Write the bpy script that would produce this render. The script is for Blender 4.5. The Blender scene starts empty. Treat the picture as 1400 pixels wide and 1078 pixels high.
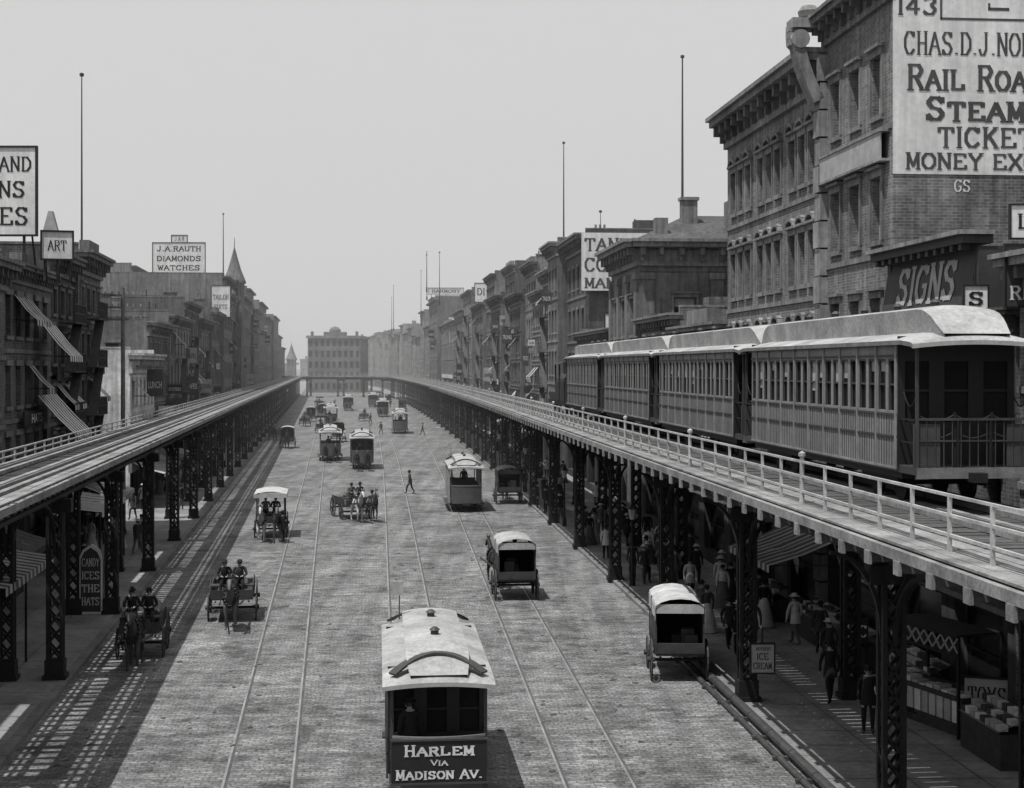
import bpy, math, random
from mathutils import Vector, Matrix
random.seed(11)
R=random.random
def U_(a,b): return a+(b-a)*random.random()
scene=bpy.context.scene
col=scene.collection
T=lambda x,y,z=0: Matrix.Translation((x,y,z))
Rz=lambda a: Matrix.Rotation(a,4,'Z')
X_=Vector((1,0,0));Y_=Vector((0,1,0));Z_=Vector((0,0,1))
# ------------------------------------------------------------ materials
MATS={}
def mat(name,v,rough=.85,var=.22,scale=1.5,bump=0.0,brick=None,metal=0.0,spec=.3,streak=.0):
    if name in MATS: return MATS[name]
    m=bpy.data.materials.new(name); m.use_nodes=True
    nt=m.node_tree; N=nt.nodes; L=nt.links
    b=N['Principled BSDF']
    b.inputs['Roughness'].default_value=rough
    b.inputs['Metallic'].default_value=metal
    b.inputs['Specular IOR Level'].default_value=spec
    tc=N.new('ShaderNodeTexCoord')
    def noise(sc,det,vec=None,r=.6):
        n=N.new('ShaderNodeTexNoise'); n.inputs['Scale'].default_value=sc
        n.inputs['Detail'].default_value=det; n.inputs['Roughness'].default_value=r
        L.new(vec or tc.outputs['Object'],n.inputs['Vector']); return n.outputs['Fac']
    def mr(inp,a,c,lo=.3,hi=.7):
        q=N.new('ShaderNodeMapRange'); q.inputs['From Min'].default_value=lo; q.inputs['From Max'].default_value=hi
        q.inputs['To Min'].default_value=a; q.inputs['To Max'].default_value=c
        L.new(inp,q.inputs['Value']); return q.outputs['Result']
    def mul(a,c,op='MULTIPLY'):
        q=N.new('ShaderNodeMath'); q.operation=op
        for i,k in enumerate((a,c)):
            if isinstance(k,(int,float)): q.inputs[i].default_value=k
            else: L.new(k,q.inputs[i])
        return q.outputs[0]
    f=mr(noise(scale,6),1-var,1+var)
    f2=mr(noise(scale*11,4),1-var*.6,1+var*.6)
    out=mul(mul(f,f2),v)
    if streak:
        mp=N.new('ShaderNodeMapping'); mp.inputs['Scale'].default_value=(2.5,2.5,.15)
        L.new(tc.outputs['Object'],mp.inputs['Vector'])
        out=mul(out,mr(noise(1.6,5,mp.outputs['Vector']),1-streak,1+streak*.6))
    if brick:
        sx=N.new('ShaderNodeSeparateXYZ'); L.new(tc.outputs['Object'],sx.inputs[0])
        cb=N.new('ShaderNodeCombineXYZ')
        L.new(mul(sx.outputs[0],sx.outputs[1],'ADD'),cb.inputs[0]); L.new(sx.outputs[2],cb.inputs[1])
        bt=N.new('ShaderNodeTexBrick'); L.new(cb.outputs[0],bt.inputs['Vector'])
        bt.inputs['Color1'].default_value=(.7,.7,.7,1); bt.inputs['Color2'].default_value=(1.2,1.2,1.2,1)
        bt.inputs['Mortar'].default_value=(1.45,1.45,1.45,1)
        bt.inputs['Scale'].default_value=1; bt.inputs['Brick Width'].default_value=brick
        bt.inputs['Row Height'].default_value=brick*.36; bt.inputs['Mortar Size'].default_value=brick*.045
        out=mul(out,bt.outputs['Color'])
    L.new(out,b.inputs['Base Color'])
    if bump:
        bp=N.new('ShaderNodeBump'); bp.inputs['Strength'].default_value=bump; bp.inputs['Distance'].default_value=.03
        L.new(noise(scale*14,5),bp.inputs['Height']); L.new(bp.outputs[0],b.inputs['Normal'])
    MATS[name]=m; return m
iron=mat('iron_dark',.012,.6,.35,2); irong=mat('iron_grey',.045,.6,.35,2)
tie_m=mat('timber_tie',.065,.9,.4,1.2); plank=mat('timber_plank',.19,.9,.45,1.1); railm=mat('steel_rail',.2,.4,.2,1,metal=.3)
paintw=mat('painted_railing',.34,.7,.35,1.5)
glass=mat('window_glass',.012,.15,.3,.4,spec=.35); dark=mat('dark_interior',.01,.9,.2,1)
white=mat('white_paint',.56,.8,.18,.8,streak=.22); black=mat('black_paint',.015,.6,.2,2)
cream=mat('shade_cream',.30,.9,.22,2); fence_m=mat('fire_escape_iron',.05,.7,.3,3)
canvas=mat('canvas',.38,.9,.25,2,bump=.3); roofw=mat('car_roof_canvas',.28,.85,.34,.9,bump=.35)
wood=mat('wagon_wood',.04,.7,.35,3); woodl=mat('wagon_wood_light',.14,.8,.3,3)
carbody=mat('car_body_paint',.19,.5,.25,.8,spec=.5,streak=.15); cartrim=mat('car_trim',.045,.5,.2,2); carend=mat('car_end_dark',.018,.5,.2,2)  # car ends and roof undersides darker than the car sides
leather=mat('leather',.012,.5,.2,4)
stone=mat('kerb_stone',.15,.9,.35,.7)
# ------------------------------------------------------------ mesh builder
class MB:
    def __init__(s): s.v=[];s.f=[];s.m=[];s.mats=[];s.M=Matrix.Identity(4)
    def mi(s,m):
        if m not in s.mats: s.mats.append(m)
        return s.mats.index(m)
    def add(s,vs,fs,m):
        n=len(s.v); M=s.M
        s.v.extend([M@Vector(v) for v in vs]); k=s.mi(m)
        for f in fs: s.f.append([i+n for i in f]); s.m.append(k)
    def box(s,x0,x1,y0,y1,z0,z1,m):
        s.add([(x0,y0,z0),(x1,y0,z0),(x1,y1,z0),(x0,y1,z0),(x0,y0,z1),(x1,y0,z1),(x1,y1,z1),(x0,y1,z1)],
              [(0,3,2,1),(4,5,6,7),(0,1,5,4),(1,2,6,5),(2,3,7,6),(3,0,4,7)],m)
    def quad(s,a,b,c,d,m): s.add([a,b,c,d],[(0,1,2,3)],m)
    def beam(s,p0,p1,w,h,m):
        p0=Vector(p0);p1=Vector(p1);d=(p1-p0)
        if d.length<1e-6: return
        d.normalize()
        a=d.cross(Z_) if abs(d.z)<.99 else d.cross(Y_)
        a.normalize(); u=a.cross(d); a*=w/2; u*=h/2
        vs=[p0-a-u,p0+a-u,p0+a+u,p0-a+u,p1-a-u,p1+a-u,p1+a+u,p1-a+u]
        s.add(vs,[(0,1,2,3),(7,6,5,4),(0,4,5,1),(1,5,6,2),(2,6,7,3),(3,7,4,0)],m)
    def tube(s,p0,p1,r0,r1,m,n=8):
        p0=Vector(p0);p1=Vector(p1);d=(p1-p0).normalized()
        a=d.cross(Z_) if abs(d.z)<.99 else d.cross(Y_)
        a.normalize(); u=a.cross(d); vs=[];fs=[]
        for i in range(n):
            t=2*math.pi*i/n; o=a*math.cos(t)+u*math.sin(t)
            vs.append(p0+o*r0); vs.append(p1+o*r1)
        for i in range(n):
            j=(i+1)%n; fs.append((2*i,2*j,2*j+1,2*i+1))
        fs.append([2*i for i in range(n)][::-1]); fs.append([2*i+1 for i in range(n)])
        s.add(vs,fs,m)
    def lathe(s,prof,c,m,n=12,sx=1,sy=1):
        vs=[];fs=[];k=len(prof)
        for i in range(n):
            t=2*math.pi*i/n
            for r,z in prof: vs.append((c[0]+r*sx*math.cos(t),c[1]+r*sy*math.sin(t),c[2]+z))
        for i in range(n):
            j=(i+1)%n
            for q in range(k-1): fs.append((i*k+q,j*k+q,j*k+q+1,i*k+q+1))
        s.add(vs,fs,m)
    def loft(s,secs,m,closed=False,caps=False):
        k=len(secs[0]); vs=[p for q in secs for p in q]; fs=[]
        for i in range(len(secs)-1):
            for j in range(k if closed else k-1):
                a=i*k+j; b=i*k+(j+1)%k; fs.append((a,b,b+k,a+k))
        if caps: fs.append(list(range(k))[::-1]); fs.append([len(vs)-k+i for i in range(k)])
        s.add(vs,fs,m)
    def obj(s,name,M=None,smooth=False,parent=None):
        me=bpy.data.meshes.new(name); me.from_pydata([tuple(v) for v in s.v],[],s.f)
        for m in s.mats: me.materials.append(m)
        me.polygons.foreach_set('material_index',s.m)
        if smooth: me.polygons.foreach_set('use_smooth',[True]*len(s.f))
        me.update(); o=bpy.data.objects.new(name,me); col.objects.link(o)
        if M is not None: o.matrix_world=M
        if parent: o.parent=parent
        return o
def obox(mb,O,U,N,u0,u1,o0,o1,z0,z1,m):
    P=lambda u,o,z: O+U*u+N*o+Z_*z
    mb.add([P(u0,o0,z0),P(u1,o0,z0),P(u1,o1,z0),P(u0,o1,z0),P(u0,o0,z1),P(u1,o0,z1),P(u1,o1,z1),P(u0,o1,z1)],
           [(0,3,2,1),(4,5,6,7),(0,1,5,4),(1,2,6,5),(2,3,7,6),(3,0,4,7)],m)
def text(mb,st,O,U,V,w,h,m,off=.015,bold=.012):
    cu=bpy.data.curves.new('txt','FONT'); cu.body=st; cu.offset=bold; cu.resolution_u=3
    ob=bpy.data.objects.new('txt',cu); col.objects.link(ob)
    dg=bpy.context.evaluated_depsgraph_get(); me=bpy.data.meshes.new_from_object(ob.evaluated_get(dg))
    if len(me.vertices):
        xs=[v.co.x for v in me.vertices]; ys=[v.co.y for v in me.vertices]
        x0,x1,y0,y1=min(xs),max(xs),min(ys),max(ys)
        N=U.cross(V)
        mb.add([O+U*((v.co.x-x0)/(x1-x0)*w)+V*((v.co.y-y0)/(y1-y0)*h)+N*off for v in me.vertices],
               [list(p.vertices) for p in me.polygons],m)
    bpy.data.objects.remove(ob); bpy.data.curves.remove(cu); bpy.data.meshes.remove(me)
# slab-serif letters built from strokes, for the painted wall signs and the streetcar board
G={'A':[((0,0),(.5,1)),((.5,1),(1,0)),((.2,.36),(.8,.36))],'D':[((.15,0),(.15,1)),((.0,1),(.6,1)),((.0,0),(.6,0)),((.6,1),(.95,.7)),((.95,.7),(.95,.3)),((.95,.3),(.6,0))],
'E':[((.15,0),(.15,1)),((0,1),(.9,1)),((0,0),(.95,0)),((.15,.52),(.65,.52)),((.9,1),(.9,.8)),((.95,0),(.95,.22))],'F':[((.15,0),(.15,1)),((0,1),(.9,1)),((.15,.52),(.65,.52)),((.9,1),(.9,.8))],
'G':[((.9,.85),(.65,1)),((.65,1),(.3,1)),((.3,1),(.05,.7)),((.05,.7),(.05,.3)),((.05,.3),(.3,0)),((.3,0),(.65,0)),((.65,0),(.88,.15)),((.88,.15),(.88,.45)),((.6,.45),(1,.45)),((.9,.85),(.9,1))],
'H':[((.15,0),(.15,1)),((.85,0),(.85,1)),((.15,.5),(.85,.5))],'I':[((.5,0),(.5,1))],'J':[((.7,1),(.7,.25)),((.7,.25),(.5,0)),((.5,0),(.2,0)),((.2,0),(.05,.25))],
'K':[((.15,0),(.15,1)),((.15,.4),(.85,1)),((.4,.6),(.9,0))],'L':[((.15,0),(.15,1)),((0,0),(.9,0)),((.9,0),(.9,.25))],'M':[((.1,0),(.12,1)),((.12,1),(.5,.15)),((.5,.15),(.88,1)),((.88,1),(.9,0))],
'N':[((.12,0),(.12,1)),((.12,1),(.88,0)),((.88,0),(.88,1))],'O':[((.3,1),(.7,1)),((.7,1),(.97,.7)),((.97,.7),(.97,.3)),((.97,.3),(.7,0)),((.7,0),(.3,0)),((.3,0),(.03,.3)),((.03,.3),(.03,.7)),((.03,.7),(.3,1))],
'P':[((.15,0),(.15,1)),((0,1),(.7,1)),((.7,1),(.92,.78)),((.92,.78),(.7,.5)),((.7,.5),(.15,.5))],'R':[((.15,0),(.15,1)),((0,1),(.7,1)),((.7,1),(.9,.78)),((.9,.78),(.7,.52)),((.7,.52),(.15,.52)),((.5,.52),(.92,0))],
'S':[((.88,.8),(.65,1)),((.65,1),(.3,1)),((.3,1),(.08,.78)),((.08,.78),(.3,.55)),((.3,.55),(.7,.47)),((.7,.47),(.92,.25)),((.92,.25),(.7,0)),((.7,0),(.3,0)),((.3,0),(.08,.2)),((.88,.8),(.88,1)),((.08,.2),(.08,0))],
'T':[((.5,0),(.5,1)),((.03,1),(.97,1)),((.03,1),(.03,.78)),((.97,1),(.97,.78))],'U':[((.12,1),(.12,.25)),((.12,.25),(.35,0)),((.35,0),(.65,0)),((.65,0),(.88,.25)),((.88,.25),(.88,1))],
'V':[((0,1),(.5,0)),((.5,0),(1,1))],'W':[((0,1),(.27,0)),((.27,0),(.5,.9)),((.5,.9),(.73,0)),((.73,0),(1,1))],'X':[((.05,0),(.95,1)),((.05,1),(.95,0))],'Y':[((.5,0),(.5,.5)),((.5,.5),(.05,1)),((.5,.5),(.95,1))],
'1':[((.5,0),(.5,1)),((.5,1),(.25,.8))],'4':[((.7,0),(.7,1)),((.7,1),(.05,.3)),((.05,.3),(.98,.3))],'3':[((.1,.9),(.4,1)),((.4,1),(.75,1)),((.75,1),(.9,.78)),((.9,.78),(.6,.55)),((.6,.55),(.92,.28)),((.92,.28),(.7,0)),((.7,0),(.3,0)),((.3,0),(.05,.15))],'.':[((.4,.04),(.6,.04))],'&':[((.9,0),(.2,.75)),((.2,.75),(.4,1)),((.4,1),(.65,.8)),((.65,.8),(.1,.3)),((.1,.3),(.3,0)),((.3,0),(.9,.45))]}
G['C']=[((.9,.8),(.65,1)),((.65,1),(.3,1)),((.3,1),(.05,.7)),((.05,.7),(.05,.3)),((.05,.3),(.3,0)),((.3,0),(.65,0)),((.65,0),(.92,.2)),((.9,.8),(.9,1))]
SER={'A':((0,0),(1,0)),'H':((.15,0),(.85,0),(.15,1),(.85,1)),'I':((.5,0),(.5,1)),'K':((.15,0),(.9,0),(.15,1),(.85,1)),'M':((.1,0),(.9,0),(.1,1),(.9,1)),'N':((.12,0),(.12,1),(.88,1)),'P':((.15,0),),'R':((.15,0),(.95,0)),'T':((.5,0),),'U':((.12,1),(.88,1)),'V':((0,1),(1,1)),'W':((0,1),(1,1)),'X':((.05,0),(.95,0),(.05,1),(.95,1)),'Y':((.5,0),(.05,1),(.95,1)),'F':((.15,0),),'L':((.15,1),),'J':((.7,1),),'1':((.5,0),)}
def slab(mb,st,O,U,V,w,h,m,off=.012,cap=1.0,bold=1.0):
    N=U.cross(V); cw=[.45 if c==' ' else (.35 if c in '.I1' else 1.0)*(1 if (i==0 or st[i-1]==' ') else cap**.6) for i,c in enumerate(st)]
    tot=sum(cw)+.24*(len(st)-1); s=w/tot; x=0; k=0
    for i,c in enumerate(st):
        big=(i==0 or st[i-1]==' '); hh=h*(1 if big else cap)
        if c in G:
            W=cw[i]*s; th=min(s*.24,h*.2)*bold
            def P(a,b,o): return O+U*(x+a)+V*(b)+N*o
            for (p,q) in G[c]:
                p0=Vector((p[0]*W,p[1]*(hh-th)+th/2)); p1=Vector((q[0]*W,q[1]*(hh-th)+th/2))
                if c in 'I1.' : p0.x=p1.x=W/2; 
                if c=='.': p0.x-=th*.5;p1.x+=th*.5
                d=(p1-p0); 
                if d.length<1e-5: continue
                d.normalize(); ver=abs(d.y)>.35; t=th*(.5 if ver else .3); n=Vector((-d.y,d.x))*t; e=d*(t*.35); k+=1; o=off+.0004*(k%5)
                a_,b_,c_,d_=p0+n-e,p0-n-e,p1-n+e,p1+n+e
                mb.quad(P(a_.x,a_.y,o),P(b_.x,b_.y,o),P(c_.x,c_.y,o),P(d_.x,d_.y,o),m)
            for (a,b) in SER.get(c,()):
                a=(a*W if c not in 'I1' else W/2); b=b*(hh-th*.45)
                k+=1; o=off+.0025+.0004*(k%5); mb.quad(P(a-th*.85,b,o),P(a+th*.85,b,o),P(a+th*.85,b+th*.4,o),P(a-th*.85,b+th*.4,o),m)
        x+=(cw[i]+.24)*s
def row(mb,O,U,N,W,z0,z1,n,ww,wz0,wz1,wall,gl,frame,depth=.22,trim=None,shade=0.0,margin=0,hood=False,detail=True,group=0):
    P=lambda u,z,o=0: O+U*u+N*o+Z_*z
    def q(u0,u1,a,b,o,m): mb.quad(P(u0,a,o),P(u1,a,o),P(u1,b,o),P(u0,b,o),m)
    pitch=(W-2*margin)/n; prev=0
    for i in range(n):
        c=margin+pitch*(i+.5)
        if group: c+=(1-(i%group))*pitch*.16 if group==3 else 0
        a=c-ww/2; b=c+ww/2
        q(prev,a,z0,z1,0,wall); q(a,b,z0,wz0,0,wall); q(a,b,wz1,z1,0,wall)
        for uu in (a,b): mb.quad(P(uu,wz0),P(uu,wz1),P(uu,wz1,-depth),P(uu,wz0,-depth),wall)
        for zz in (wz0,wz1): mb.quad(P(a,zz),P(b,zz),P(b,zz,-depth),P(a,zz,-depth),wall)
        q(a,b,wz0,wz1,-depth,gl)
        if detail:
            f=min(.07,ww*.09); zm=(wz0+wz1)/2
            obox(mb,O,U,N,a,b,-depth+.01,-depth+.05,zm-f/2,zm+f/2,frame)
            obox(mb,O,U,N,a,a+f,-depth+.01,-depth+.06,wz0,wz1,frame); obox(mb,O,U,N,b-f,b,-depth+.01,-depth+.06,wz0,wz1,frame)
            obox(mb,O,U,N,a+f,b-f,-depth+.01,-depth+.06,wz1-f,wz1,frame)
        if shade and R()<shade:
            zz=wz1-(wz1-wz0)*random.choice([.25,.4,.5,.7]); q(a,b,zz,wz1,-depth+.008,cream)
        if trim:
            obox(mb,O,U,N,a-.12,b+.12,-.02,.12,wz0-.16,wz0,trim)
            obox(mb,O,U,N,a-.14,b+.14,-.02,.1,wz1,wz1+.24,trim)
            if hood:
                obox(mb,O,U,N,a-.2,b+.2,-.02,.22,wz1+.24,wz1+.34,trim)
                obox(mb,O,U,N,a-.14,a-.02,-.02,.08,wz0,wz1,trim); obox(mb,O,U,N,b+.02,b+.14,-.02,.08,wz0,wz1,trim)
                if hood=='arch':
                    n2=5; pts=[(c+(ww/2+.1)*math.cos(math.pi*t/n2),wz1+.3+.32*math.sin(math.pi*t/n2)) for t in range(n2+1)]
                    for p,r in zip(pts,pts[1:]): mb.beam(P(p[0],p[1],.1),P(r[0],r[1],.1),.22,.12,trim)
        prev=b
    q(prev,W,z0,z1,0,wall)
# ------------------------------------------------------------ street frames (metres)
def shR(y): t=max(0,y-100); return 5.5e-5*t*t
def xR(y,L): return L-.088*y-shR(y)
def xL(y,L): return L-.1285*y
def FR(y,L): return T(xR(y,L),y)@Rz(math.atan(.088+1.1e-4*max(0,y-100)))
def FL(y,L): return T(xL(y,L),y)@Rz(math.atan(.1285))
AR=math.atan(.088); AL=math.atan(.1285)
# ------------------------------------------------------------ ground, road, pavements
mb=MB(); g=mat('ground_dirt',.14,.95,.2,.05)
mb.quad((-3000,-200,-.03),(3000,-200,-.03),(3000,6000,-.03),(-3000,6000,-.03),g); mb.obj('ground')
def road_mat():
    m=bpy.data.materials.new('cobble_road'); m.use_nodes=True; nt=m.node_tree;N=nt.nodes;L=nt.links
    b=N['Principled BSDF']; b.inputs['Roughness'].default_value=.8; b.inputs['Specular IOR Level'].default_value=.25
    tc=N.new('ShaderNodeTexCoord')
    def noise(sc,det,vec,out='Fac',r=.68):
        n=N.new('ShaderNodeTexNoise'); n.inputs['Scale'].default_value=sc;n.inputs['Detail'].default_value=det;n.inputs['Roughness'].default_value=r
        L.new(vec,n.inputs['Vector']); return n.outputs[out]
    wb=N.new('ShaderNodeVectorMath'); wb.operation='SCALE'; wb.inputs['Scale'].default_value=.5; L.new(noise(.9,5,tc.outputs['Object'],'Color'),wb.inputs[0])
    ad=N.new('ShaderNodeVectorMath'); ad.operation='ADD'; L.new(tc.outputs['Object'],ad.inputs[0]); L.new(wb.outputs[0],ad.inputs[1])
    mp=N.new('ShaderNodeMapping'); mp.inputs['Rotation'].default_value=(0,0,-.1); L.new(ad.outputs[0],mp.inputs['Vector'])
    bt=N.new('ShaderNodeTexBrick'); L.new(mp.outputs[0],bt.inputs['Vector']); bt.inputs['Scale'].default_value=1
    bt.inputs['Brick Width'].default_value=.27; bt.inputs['Row Height'].default_value=.18; bt.inputs['Mortar Size'].default_value=.02
    bt.inputs['Color1'].default_value=(.76,.76,.76,1); bt.inputs['Color2'].default_value=(1.22,1.22,1.22,1); bt.inputs['Mortar'].default_value=(.55,.55,.55,1)
    def mr(i,a,c,lo=.3,hi=.7):
        q=N.new('ShaderNodeMapRange');q.inputs[1].default_value=lo;q.inputs[2].default_value=hi;q.inputs[3].default_value=a;q.inputs[4].default_value=c
        L.new(i,q.inputs[0]);return q.outputs[0]
    def mul(a,c):
        q=N.new('ShaderNodeMath');q.operation='MULTIPLY'
        for i,k in enumerate((a,c)):
            if isinstance(k,float): q.inputs[i].default_value=k
            else: L.new(k,q.inputs[i])
        return q.outputs[0]
    m2=N.new('ShaderNodeMapping'); m2.inputs['Rotation'].default_value=(0,0,-.1); m2.inputs['Scale'].default_value=(1,.05,1); L.new(tc.outputs['Object'],m2.inputs['Vector'])
    m3=N.new('ShaderNodeMapping'); m3.inputs['Rotation'].default_value=(0,0,-.1); m3.inputs['Scale'].default_value=(.3,1,1); L.new(tc.outputs['Object'],m3.inputs['Vector'])
    o=mul(mul(bt.outputs['Color'],mr(noise(.22,8,tc.outputs['Object']),.6,1.3)),mr(noise(1.0,6,m2.outputs[0]),.6,1.3))
    o=mul(o,mr(noise(2.4,8,m3.outputs[0]),.62,1.32,.35,.65))
    o=mul(o,mr(noise(11,6,tc.outputs['Object'],r=.8),.5,1.5,.35,.65))
    o=mul(o,mr(noise(.7,10,ad.outputs[0],r=.75),.45,1.06,.36,.5))
    o=mul(o,.178); L.new(o,b.inputs['Base Color'])
    bp=N.new('ShaderNodeBump'); bp.inputs['Strength'].default_value=.7; bp.inputs['Distance'].default_value=.06
    L.new(noise(7,6,tc.outputs['Object']),bp.inputs['Height']); L.new(bp.outputs[0],b.inputs['Normal'])
    return m
ys=list(range(-20,1000,10))
KL,KR,BL,BR=-7.8,10.3,-13.5,16.0
mb=MB(); rm=road_mat()
for a,b in zip(ys,ys[1:]): mb.quad((xL(a,KL),a,0),(xR(a,KR),a,0),(xR(b,KR),b,0),(xL(b,KL),b,0),rm)
mb.obj('road')
pm=mat('pavement_flags',.2,.9,.35,.45)
def pavement(fn,k,o,name):
    mb=MB(); s=1 if o>k else -1
    for a,b in zip(ys,ys[1:]):
        mb.quad((fn(a,k+s*.3),a,.13),(fn(a,o+s*30),a,.13),(fn(b,o+s*30),b,.13),(fn(b,k+s*.3),b,.13),pm)
    for i in range(70):
        y=22+i*1.5; mb.quad((fn(y,k+s*.3),y,.134),(fn(y,o),y,.134),(fn(y+.03,o),y+.03,.134),(fn(y+.03,k+s*.3),y+.03,.134),irong)
    for q in (1.9,3.6): mb.quad((fn(20,k+s*q),20,.138),(fn(20,k+s*q)+.03,20,.138),(fn(130,k+s*q)+.03,130,.138),(fn(130,k+s*q),130,.138),irong)
    mb.obj(name)
    mb=MB()
    for a,b in zip(ys,ys[1:]):
        n=5 if a<200 else 1; st=10/n
        for i in range(n):
            gq=.02 if n>1 else 0; ya=a+i*st+gq; yb=a+(i+1)*st-gq
            mb.add([(fn(ya,k),ya,-.01),(fn(yb,k),yb,-.01),(fn(yb,k),yb,.135),(fn(ya,k),ya,.135),(fn(ya,k+s*.3),ya,.135),(fn(yb,k+s*.3),yb,.135),(fn(ya,k+s*.3),ya,-.01),(fn(yb,k+s*.3),yb,-.01)],
                   [(0,1,2,3),(3,2,5,4),(0,3,4,6),(1,2,5,7)],stone)
    mb.obj('kerb')
pavement(xL,KL,BL,'pavement'); pavement(xR,KR,BR,'pavement')
mb=MB()
rl=mat('street_rail_steel',.2,.45,.4,.8); sl=mat('rail_bed',.07,.9,.3,1)
for c0,sp,sh,w in ((-2.55,.122,0,1.6),(.36,.09,1,1.6),(3.84,.0767,1,1.6)):
    for k in (0,w):
        for a,b in zip(ys,ys[1:]):
            f=lambda y: c0-sp*y-(shR(y) if sh else 0)+k
            if a>420: continue
            mb.quad((f(a)-.0,a,.004),(f(a)+.08,a,.004),(f(b)+.08,b,.004),(f(b)-.0,b,.004),sl)
            mb.quad((f(a)-.045,a,.009),(f(a)+.01,a,.009),(f(b)+.01,b,.009),(f(b)-.045,b,.009),rl)
mb.obj('tram_rails')
mb=MB()
for a in range(20,52,2):
    for k,zz,r in ((-.22,.16,.13),(-.55,.08,.08)):
        mb.tube((xR(a,KR+k),a,zz),(xR(a+1.96,KR+k),a+1.96,zz),r,r,irong,10)
    mb.box(xR(a,KR)-.7,xR(a,KR)-.05,a,a+.15,0,.1,irong)
mb.obj('gutter_pipe')
mb=MB(); lm=mat('street_litter',.06,.95,.4,5)
for i in range(420):
    y=35+130*R()**1.6; t=U_(.05,.95); x=xL(y,KL)*(1-t)+xR(y,KR)*t; r=U_(.02,.09)
    n=7; mb.add([(x+r*math.cos(6.28*q/n)*U_(.6,1.6),y+r*1.3*math.sin(6.28*q/n)*U_(.6,1.6),.012) for q in range(n)]+[(x,y,.02+r*.25)],[(q,(q+1)%n,n) for q in range(n)],lm)
mb.obj('street_litter')
# ------------------------------------------------------------ elevated railways
class Path:
    def __init__(s,pts):
        s.p=[Vector((x,y,0)) for x,y in pts]; s.c=[0]
        for a,b in zip(s.p,s.p[1:]): s.c.append(s.c[-1]+(b-a).length)
        s.L=s.c[-1]
    def M(s,t):
        lo,hi=0,len(s.c)-2
        while lo<hi:
            mid=(lo+hi+1)//2
            if s.c[mid]<=t: lo=mid
            else: hi=mid-1
        i=lo; a,b=s.p[i],s.p[i+1]; k=(t-s.c[i])/(s.c[i+1]-s.c[i]); p=a.lerp(b,k)
        d=(b-a).normalized()
        return T(p.x,p.y)@Rz(math.atan2(-d.x,d.y))
def lattice_col(mb,x,y,z0,z1,w,m,step,full=True):
    h=w/2
    for a in (-h,h):
        for b in (-h*.8,h*.8): mb.box(x+a-.05,x+a+.05,y+b-.05,y+b+.05,z0,z1,m)
    z=z0+.6
    while z<z1-.1:
        zz=min(z+step,z1)
        for s in (-1,1):
            mb.beam((x-h,y+s*h*.8,z),(x+h,y+s*h*.8,zz),.025,.07,m); mb.beam((x+h,y+s*h*.8,z),(x-h,y+s*h*.8,zz),.025,.07,m)
            if full:
                mb.beam((x+s*h,y-h*.8,z),(x+s*h,y+h*.8,zz),.025,.07,m); mb.beam((x+s*h,y+h*.8,z),(x+s*h,y-h*.8,zz),.025,.07,m)
        z=zz
    mb.box(x-h-.09,x+h+.09,y-h-.05,y+h+.05,z0-.05,z0+.6,m)
    mb.box(x-h-.15,x+h+.15,y-h-.1,y+h+.1,z0-.05,z0+.14,m)
    mb.box(x-h-.06,x+h+.06,y-h-.03,y+h+.03,z1-.18,z1,m)
def arc(mb,c,dx,dy,z0,z1,m,w=.09):
    pts=[]
    for i in range(8):
        t=i/7*math.pi/2
        pts.append(Vector((c[0]+dx*(1-math.cos(t)),c[1]+dy*(1-math.cos(t)),z0+(z1-z0)*math.sin(t))))
    for a,b in zip(pts,pts[1:]): mb.beam(a,b,w,w,m)
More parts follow.
